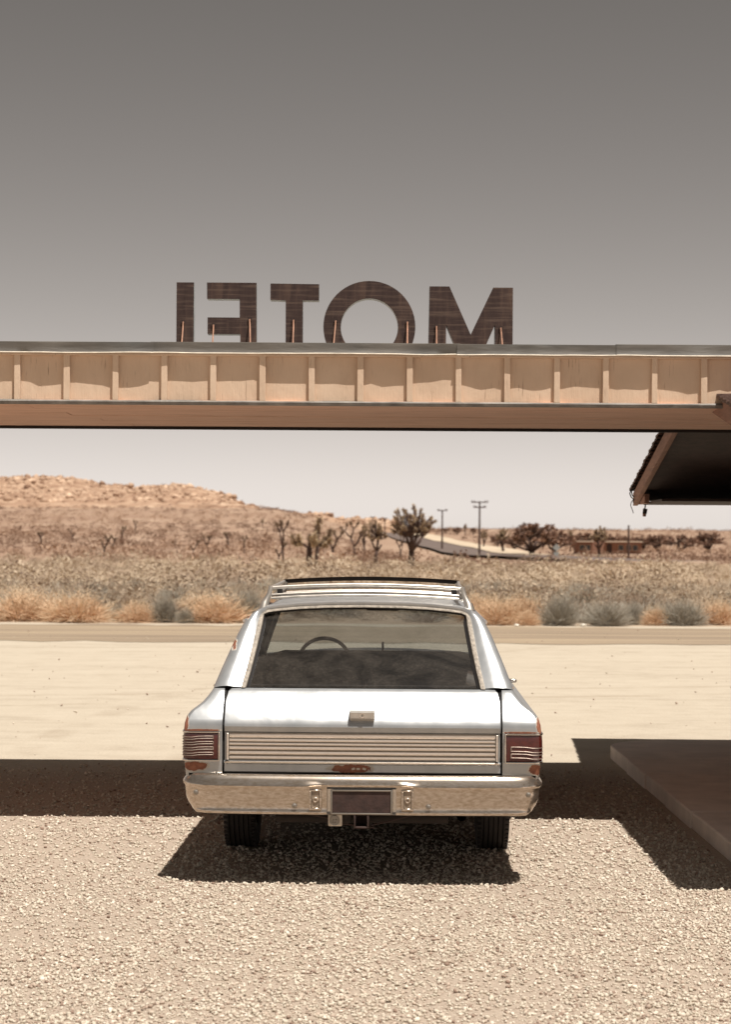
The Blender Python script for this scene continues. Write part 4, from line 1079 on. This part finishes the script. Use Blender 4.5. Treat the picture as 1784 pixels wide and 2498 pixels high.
def hole(i, j):
    xa, xb = full[i][0], full[i+1][0]
    return max(abs(xa), abs(xb)) <= HW+1e-6 and prof[j][1] <= .5085 and prof[j+1][1] >= .3765
m = MB(); m.grid(rows, hole); bp_ = m.build('rear_bumper', M['chrome'], car, 50)
m = MB()   # recess
y1 = .075; zt, zb = .508, .377
m.add([(-HW,-.004+.009,zt),(HW,.005,zt),(HW,y1,zt-.006),(-HW,y1,zt-.006),(-HW,.009,zb),(HW,.009,zb),(HW,y1,zb+.006),(-HW,y1,zb+.006)], [(0,1,2,3),(4,5,6,7),(0,3,7,4),(1,2,6,5)])
m.build('plate_recess', M['chrome'], bp_)
m = MB(); m.box((0, y1+.004, .4425), (.36,.006,.13)); m.build('recess_back', M['chrome2'], bp_)
m = MB()
for c, d in (((0,.004,.5005),(.318,.010,.009)), ((0,.004,.3815),(.318,.010,.009)), ((-.1545,.004,.441),(.010,.010,.128)), ((.1545,.004,.441),(.010,.010,.128))): m.rbox(c, d, .003, 2)
m.build('plate_frame', M['frame_metal'], car, 40)
m = MB(); m.rbox((0, .007, .441), (.300,.004,.112), .0015, 1); m.build('licence_plate', M['plate'], car)
for s_ in (-1, 1):
    xx = s_*.237
    m = MB()
    for c, d in (((xx,-.002,.500),(.062,.010,.010)), ((xx,-.002,.405),(.062,.010,.012)), ((xx-.026,-.002,.4525),(.011,.010,.088)), ((xx+.026,-.002,.4525),(.011,.010,.088))): m.rbox(c, d, .002, 1)
    ro = m.build('reversing_light', M['chrome'], car, 40)
    m = MB(); m.rbox((xx, .0035, .4525), (.044,.008,.088), .003, 1); m.build('lens', M['clear_lens'], ro, 40)
    m = MB(); m.lathe([(0,.001),(-.006,.010),(-.003,.016),(0,.018)], (xx, -.0005, .450), 'Y', 16); m.build('lens_bulge', M['clear_lens'], ro, 50)
    for (bx_, bz_) in ((.858 if s_ < 0 else .86, .480), (.345, .419)):
        p = (s_*bx_, interp(bx_, path)+.002, bz_)
        m = MB(); m.lathe([(0.004,.0135),(-.003,.0125),(-.0055,.008),(-.006,.001)], p, 'Y', 16); m.build('bumper_bolt', M['frame_metal'], car, 50)

# greenhouse
oh = [(.788,1.006),(.778,1.04),(.752,1.11),(.716,1.20),(.681,1.285),(.650,1.346),(.622,1.380),(.590,1.403),(.545,1.420),(.48,1.431),(.36,1.442),(.20,1.449),(0,1.452)]
ih = [(.640,1.013),(.634,1.04),(.618,1.11),(.600,1.20),(.585,1.285),(.575,1.345),(.568,1.375),(.554,1.396),(.524,1.409),(.46,1.417),(.35,1.427),(.20,1.434),(0,1.437)]
def full_half(h_): return [(-x, z) for x, z in h_] + [(x, z) for x, z in h_[-2::-1]]
O, I = full_half(oh), full_half(ih)
def yr(z): return .240 + (z-1.006)*.86
def dz_roof(y): return .010*math.sin(math.pi*min(1, max(0, (y-.6)/2.7)))
def shell(scale=1.0, dzz=0.0, inner=False):
    rows = []
    # from window frame edge outward
    if not inner:
        for q, blg in ((0, 0), (.25, .010), (.5, .016), (.75, .014), (.93, .006)):
            row = []
            for (xi, zi), (xo, zo) in zip(I, O):
                x, z = xi+(xo-xi)*q, zi+(zo-zi)*q; row.append((x, yr(z)-blg+.012*q, z+blg*.6))
            rows.append(row)
    ysx = [0, .02, .07, .16, .30, .5, .75, 1.0, 1.3, 1.65, 2.0, 2.3, 2.6, 2.85, 3.1]
    for yy in ysx:
        row = []
        for (x, z) in O:
            up = sm(1.37, 1.43, z)
            y_ = yr(z)+.022 + (yy if True else 0)*1.0
            yend = 3.12 + (1.43-z)*1.35 if z < 1.43 else 3.12
            y_ = yr(z)+.022 + yy/3.1*(yend - yr(z)-.022)
            zz = z + dz_roof(y_)*up; 
            row.append((x*scale, y_, (zz+dzz)))
        rows.append(row)
    return rows
rows = shell(); nI = 5; ncol = len(O)
ysx = [0, .02, .07, .16, .30, .5, .75, 1.0, 1.3, 1.65, 2.0, 2.3, 2.6, 2.85, 3.1]
def is_win(i, j):
    jj = min(j, ncol-2-j)
    if not (1 <= jj <= 4): return None
    k = i - nI
    for w_, (a, b) in enumerate(((4, 7), (8, 10), (11, 14))):
        if a <= k < b: return w_
    return None
m = MB(); m.grid(rows, lambda i, j: is_win(i, j) is not None)
rf = m.build('roof', PT, car, 40)
inn = shell(.965, -.022, True)
m = MB(); m.grid(inn, lambda i, j: is_win(i+nI, j) is not None); m.build('headliner', M['head'], car, 60)
for w_ in range(3):
    for s_ in (0, 1):
        m = MB(); m.grid([[(p[0]*.993, p[1], p[2]) for p in r_] for r_ in rows], lambda i, j: not (is_win(i, j) == w_ and (j < ncol//2) == (s_ == 0)))
        o = m.build('side_window', M['glass_side'], car, 60)
# drip rails
for s_ in (-1, 1):
    m = MB(); pts_ = []
    for k in range(4, 21-1):
        if k >= len(rows): break
    pts_ = [Vector(r_[5 if s_ < 0 else ncol-6]) + Vector((s_*.006, 0, .002)) for r_ in rows[nI+1:]]
    m.tube(pts_, .008, 6); m.build('drip_rail', M['chrome2'], car, 60)
    pts_ = [Vector(r_[0 if s_ < 0 else ncol-1]) + Vector((s_*.004, 0, .006)) for r_ in rows[nI+2:]]
    m = MB(); m.tube(pts_, .007, 6); m.build('belt_moulding', M['chrome2'], car, 60)
# rear window: frame strip, rubber, glass
def ring(off_in, dy):
    out = []; n = len(I)
    for k, (x, z) in enumerate(I):
        a = Vector(I[max(0,k-1)]); b = Vector(I[min(n-1,k+1)]); d = (b-a).normalized(); nn = Vector((d.y, -d.x))
        q = Vector((x, z)) + nn*off_in*(1 - .45*sm(1.36, 1.40, z))
        if k in (0, n-1): q.y = 1.010
        out.append((q.x, yr(q.y)+dy, q.y))
    return out
m = MB(); m.grid([ring(-.002, .004), ring(-.001, -.012), ring(.010, -.014), ring(.022, -.010), ring(.026, .002)]); m.build('window_frame', M['frame_dull'], car, 45)
m = MB(); m.grid([ring(.024, .0), ring(.028, .006), ring(.040, .014), ring(.043, .03)]); m.build('window_seal', M['black'], car, 45)
gr = ring(.036, .020)
m = MB()
half = len(gr)//2
rows_g = []
for k in range(half+1):
    a, b = Vector(gr[k]), Vector(gr[len(gr)-1-k])
    rows_g.append([tuple(a + (b-a)*t + Vector((0,-.012*math.sin(math.pi*t),0))) for t in np.linspace(0, 1, 9)])
m.grid(rows_g); m.build('rear_window', M['glass'], car, 180)
m = MB(); m.grid([[(.63*k, y, z) for k in np.linspace(-1,1,9)] for y, z in ((.318,1.004),(.306,1.012),(.302,1.017),(.312,1.020),(.33,1.018))]); m.build('window_sill_strip', M['black'], car, 60)
# windscreen
wt = [r_ for r_ in [rows[-1]]][0]
ctr = [p for p in wt]
m = MB(); rows_w = []
for t in np.linspace(0, 1, 7):
    row = []
    for k in np.linspace(-1, 1, 11):
        z = 1.0 + .415*t; xx = (.775 - .17*t)*k; y = 3.72 - .55*t + .04*(1-k*k); row.append((xx, y, z))
    rows_w.append(row)
m.grid(rows_w); m.build('windscreen', M['glass_front'], car, 180)
for s_ in (-1, 1):
    m = MB(); m.tube([(s_*.785,3.74,.99), (s_*.70,3.45,1.2), (s_*.61,3.16,1.41)], .026, 8); m.build('windscreen_pillar', PT, car, 60)
    m = MB(); m.tube([(s_*.735,2.12,1.0), (s_*.665,2.14,1.22), (s_*.60,2.14,1.40)], .030, 8); m.build('door_pillar', M['head'], car, 60)
    m = MB(); m.box((s_*.745, 1.9, .80), (.04, 3.0, .42)); m.build('inner_door_trim', M['seat'], car)
    m = MB(); m.grid([[(s_*.765, .36, 1.004), (s_*.66, .40, 1.0), (s_*.62, .62, .98)], [(s_*.765, 1.3, 1.004), (s_*.70, 1.3, 1.0), (s_*.69, 1.3, .9)]]); m.build('window_ledge', M['seat'], car)
# interior
m = MB(); m.box((0, 2.0, .60), (1.46, 3.3, .05)); m.build('cabin_floor', M['seat'], car)
m = MB(); m.box((0, .335, .82), (1.30, .03, .40)); m.build('tailgate_lining', M['head'], car)
for yb_, zt_, nm in ((1.95, 1.015, 'rear_seat'), (2.92, 1.075, 'front_seat')):
    m = MB()
    rowsS = []
    for (dy, z) in ((-.10, .62), (-.09, .80), (-.06, zt_-.08), (-.03, zt_-.02), (.02, zt_), (.07, zt_-.03), (.10, zt_-.10), (.14,.72)):
        rowsS.append([(.69*k, yb_+dy + .012*noise.noise((k*3, z*4, yb_)), z - (.035*sm(.82,1,abs(k)) if z > .9 else 0) + .010*noise.noise((k*2.5, yb_, 2))*(z > .9)) for k in np.linspace(-1,1,25)])
    m.grid(rowsS); st_ = m.build(nm, M['seat'], car, 60)
    m = MB(); m.rbox((0, yb_+.30, .70), (1.38, .50, .16), .05, 3); m.build('seat_cushion', M['seat'], st_, 60)
# draped cargo cover, wrinkled
rowsC = []
for y in np.linspace(.36, 1.86, 22):
    rowsC.append([(.66*k, y, .90 + .04*(y-.36) + .022*noise.noise((k*2.2, y*3.5, 7)) + .01*noise.noise((k*5, y*9, 1)) - .05*sm(.8,1,abs(k))) for k in np.linspace(-1,1,30)])
m = MB(); m.grid(rowsC); m.build('cargo_blanket', M['seat'], car, 180)
m = MB(); m.rbox((0, 3.55, .93), (1.50, .30, .16), .05, 3); m.build('dashboard', M['head'], car, 60)
sw_ = MB(); c = Vector((-.33, 3.22, .985)); tilt = R(62)
ring_ = []
for k in range(33):
    a = 2*math.pi*k/32; ring_.append(c + Vector((.172*math.cos(a), .172*math.sin(a)*math.cos(tilt), .172*math.sin(a)*math.sin(tilt))))
sw_.tube(ring_, .013, 8, False); wheel_ = sw_.build('steering_wheel', M['head'], car, 60)
m = MB(); m.tube([c+Vector((0,.02,0)), c+Vector((0,.34,-.16))], .025, 8); m.tube([c+Vector((-.18,0,0)), c+Vector((.18,0,0))], .012, 6); m.build('steering_column', M['head'], wheel_, 60)
m = MB(); m.rbox((.06, 3.22, 1.355), (.22, .02, .055), .01, 2); m.build('mirror', M['black'], car)
m = MB(); m.tube([(.06, 3.40, 1.0),(.06,3.42,1.11)], .008, 6); m.build('dash_stalk', M['head'], car)
# outside mirror and door handle on the right side
m = MB(); m.rbox((.832, 1.25, .992), (.05, .03, .022), .008, 2); m.tube([(.80,1.25,.985),(.83,1.25,.99)], .010, 6); m.build('belt_ornament', M['chrome2'], car, 50)
for s_ in (-1, 1):
    m = MB(); m.rbox((s_*.935, 1.95, .80), (.025,.14,.022), .006, 2); m.build('door_handle', M['chrome2'], car, 50)

# roof rack
def rack_z(x, base): return base - .020*(abs(x)/.54)**2
def bar(y, base, r_, mat, name, hw=.535):
    m = MB(); m.tube([(x, y, rack_z(x, base)) for x in np.linspace(-hw, hw, 15)], r_, 8); return m.build(name, M[mat], car, 60)
bar(.96, 1.540, .0105, 'rack', 'rack_bar')
bar(.99, 1.499, .007, 'rack', 'rack_bar'); bar(.97, 1.482, .0075, 'rack', 'rack_bar')
for y in (1.22, 1.5, 1.8): bar(y, 1.492, .008, 'rack', 'rack_slat', .50)
bar(2.35, 1.554, .0125, 'under', 'rack_bar', .55)  # dark colour on this metal bar stands in for the canopy's shadow
bar(2.35, 1.503, .007, 'rack', 'rack_bar')
for s_ in (-1, 1):
    m = MB(); m.tube([(s_*.535,.96,1.520), (s_*.53,1.5,1.530), (s_*.545,2.35,1.534)], .010, 8); m.build('rack_rail', M['rack'], car, 60)
    m = MB(); m.tube([(s_*.535,.98,1.475), (s_*.53,1.5,1.484), (s_*.545,2.35,1.486)], .008, 8); m.build('rack_rail', M['rack'], car, 60)
    for y in (.955, 2.34):
        m = MB(); m.tube([(s_*.575, y-.03, 1.395), (s_*.568, y-.02, 1.435), (s_*.545, y, 1.485), (s_*.536, y+.003, 1.530)], [.030,.022,.015,.013], 10); m.build('rack_stanchion', M['rack'], car, 60)
    m = MB(); m.box((s_*.49, 1.02, 1.50), (.03,.02,.045)); m.build('rack_bracket', M['black'], car)

# wheels
tyre_prof = []
hwid = .088
tyre_p = [(-.078,.215),(-.092,.255),(-.094,.285),(-.088,.312),(-.074,.330)] + [q for a in (-.055,-.027,0,.027,.055) for q in ((a-.012,.335),(a-.004,.335),(a-.003,.327),(a+.003,.327),(a+.004,.335),(a+.012,.335))] + [(.074,.330),(.088,.312),(.094,.285),(.092,.255),(.078,.215)]
m = MB(); n_ = 60
m.lathe(tyre_p, (0,0,0), 'X', n_)
for k in range(n_*2):   # shoulder tread blocks
    a = math.pi*2*k/(n_*2)
    for s_ in (-1, 1):
        r0 = .331; c_ = Vector((s_*.078, r0*math.cos(a), r0*math.sin(a)))
        if k % 2: m.box(c_, (.022,.011,.011), Matrix.Rotation(a, 3, 'X'))
tyre_me = m.mesh('tyre'); tyre_me.materials.append(M['tyre']); tyre_me.shade_smooth(); tyre_me.set_sharp_from_angle(angle=R(35))
m = MB(); m.lathe([(-.07,.214),(-.05,.19),(-.045,.12),(-.03,.08),(-.05,.06),(-.055,.001)], (0,0,0), 'X', 28); m.lathe([(.078,.214),(.06,.19),(.055,.001)], (0,0,0), 'X', 28); rim_me = m.mesh('rim'); rim_me.materials.append(M['chrome2']); rim_me.shade_smooth()
for s_ in (-1, 1):
    for y in (AX_R, AX_F):
        w_ = empty('wheel', (s_*.728, y, WR-.004)); w_.parent = car; w_.rotation_euler = (random.uniform(0, 6), 0, 0 if s_ < 0 else math.pi)
        for nm, me in (('tyre', tyre_me), ('rim', rim_me)):
            o = bpy.data.objects.new(nm, me); COL.objects.link(o); o.parent = w_
# underside
m = MB(); m.box((0, 2.7, .42), (1.50, 4.8, .10)); m.box((0, .42, .47), (1.5,.5,.14)); m.box((0, .16, .50), (1.66, .10, .12)); m.build('underbody', M['under'], car)
m = MB(); m.tube([(-.7, AX_R, .335), (.7, AX_R, .335)], .045, 10); m.lathe([(-.12,.05),(-.08,.11),(.08,.11),(.12,.05)], (0, AX_R, .335), 'X', 16); m.build('rear_axle', M['under'], car, 60)
m = MB(); m.rbox((.0, .75, .36), (.7,.5,.16), .04, 2); m.build('fuel_tank', M['under'], car, 60)
m = MB(); m.tube([(.52,.22,.345),(.52,.6,.36),(.5,2.0,.32)], .026, 10, False); m.build('exhaust_pipe', M['hitch'], car, 60)
# hitch
hx = .0
m = MB()
for c, d in (((hx-.034,.11,.345),(.010,.22,.078)), ((hx+.034,.11,.345),(.010,.22,.078)), ((hx,.11,.379),(.060,.22,.010)), ((hx,.11,.311),(.060,.22,.010))): m.rbox(c, d, .003, 1)
m.box((hx,.10,.345), (.058,.02,.058)); m.rbox((hx,.012,.345), (.088,.014,.088), .008, 2) if False else None
ht = m.build('hitch_receiver', M['hitch'], car, 40)
m = MB(); m.tube([(-.45,.25,.33),(.45,.25,.33)], .028, 8); m.build('hitch_tube', M['under'], ht, 60)
m = MB(); m.rbox((-.135,.045,.345), (.072,.05,.060), .004, 1); sk = m.build('trailer_socket', M['white_plastic'], car)
m = MB(); m.lathe([(0,.027),(-.008,.026),(-.008,.022),(-.004,.021),(-.004,.001)], (-.138,.02,.344), 'Y', 20); m.build('socket_ring', M['frame_metal'], sk, 40)
m = MB()
for dx_, dz_ in ((-.006,.004),(.008,.006),(.004,-.008),(-.008,-.007)): m.box((-.138+dx_, .0145, .344+dz_), (.004,.003,.004))
m.build('socket_pins', M['seam'], sk)
m = MB(); m.rbox((-.072,.05,.352), (.04,.03,.05), .004, 1); m.build('socket_bracket', M['under'], sk)
for pts_ in ([(-.42,.12,.378),(-.28,.08,.368),(-.17,.06,.352)], [(-.10,.05,.325),(-.05,.06,.318),(.0,.07,.306),(.07,.06,.305)], [(.045,.08,.312),(.15,.1,.335),(.30,.12,.372)]):
    m = MB(); m.tube(pts_, .0045, 6); m.build('trailer_cable', M['hitch'], car, 60)
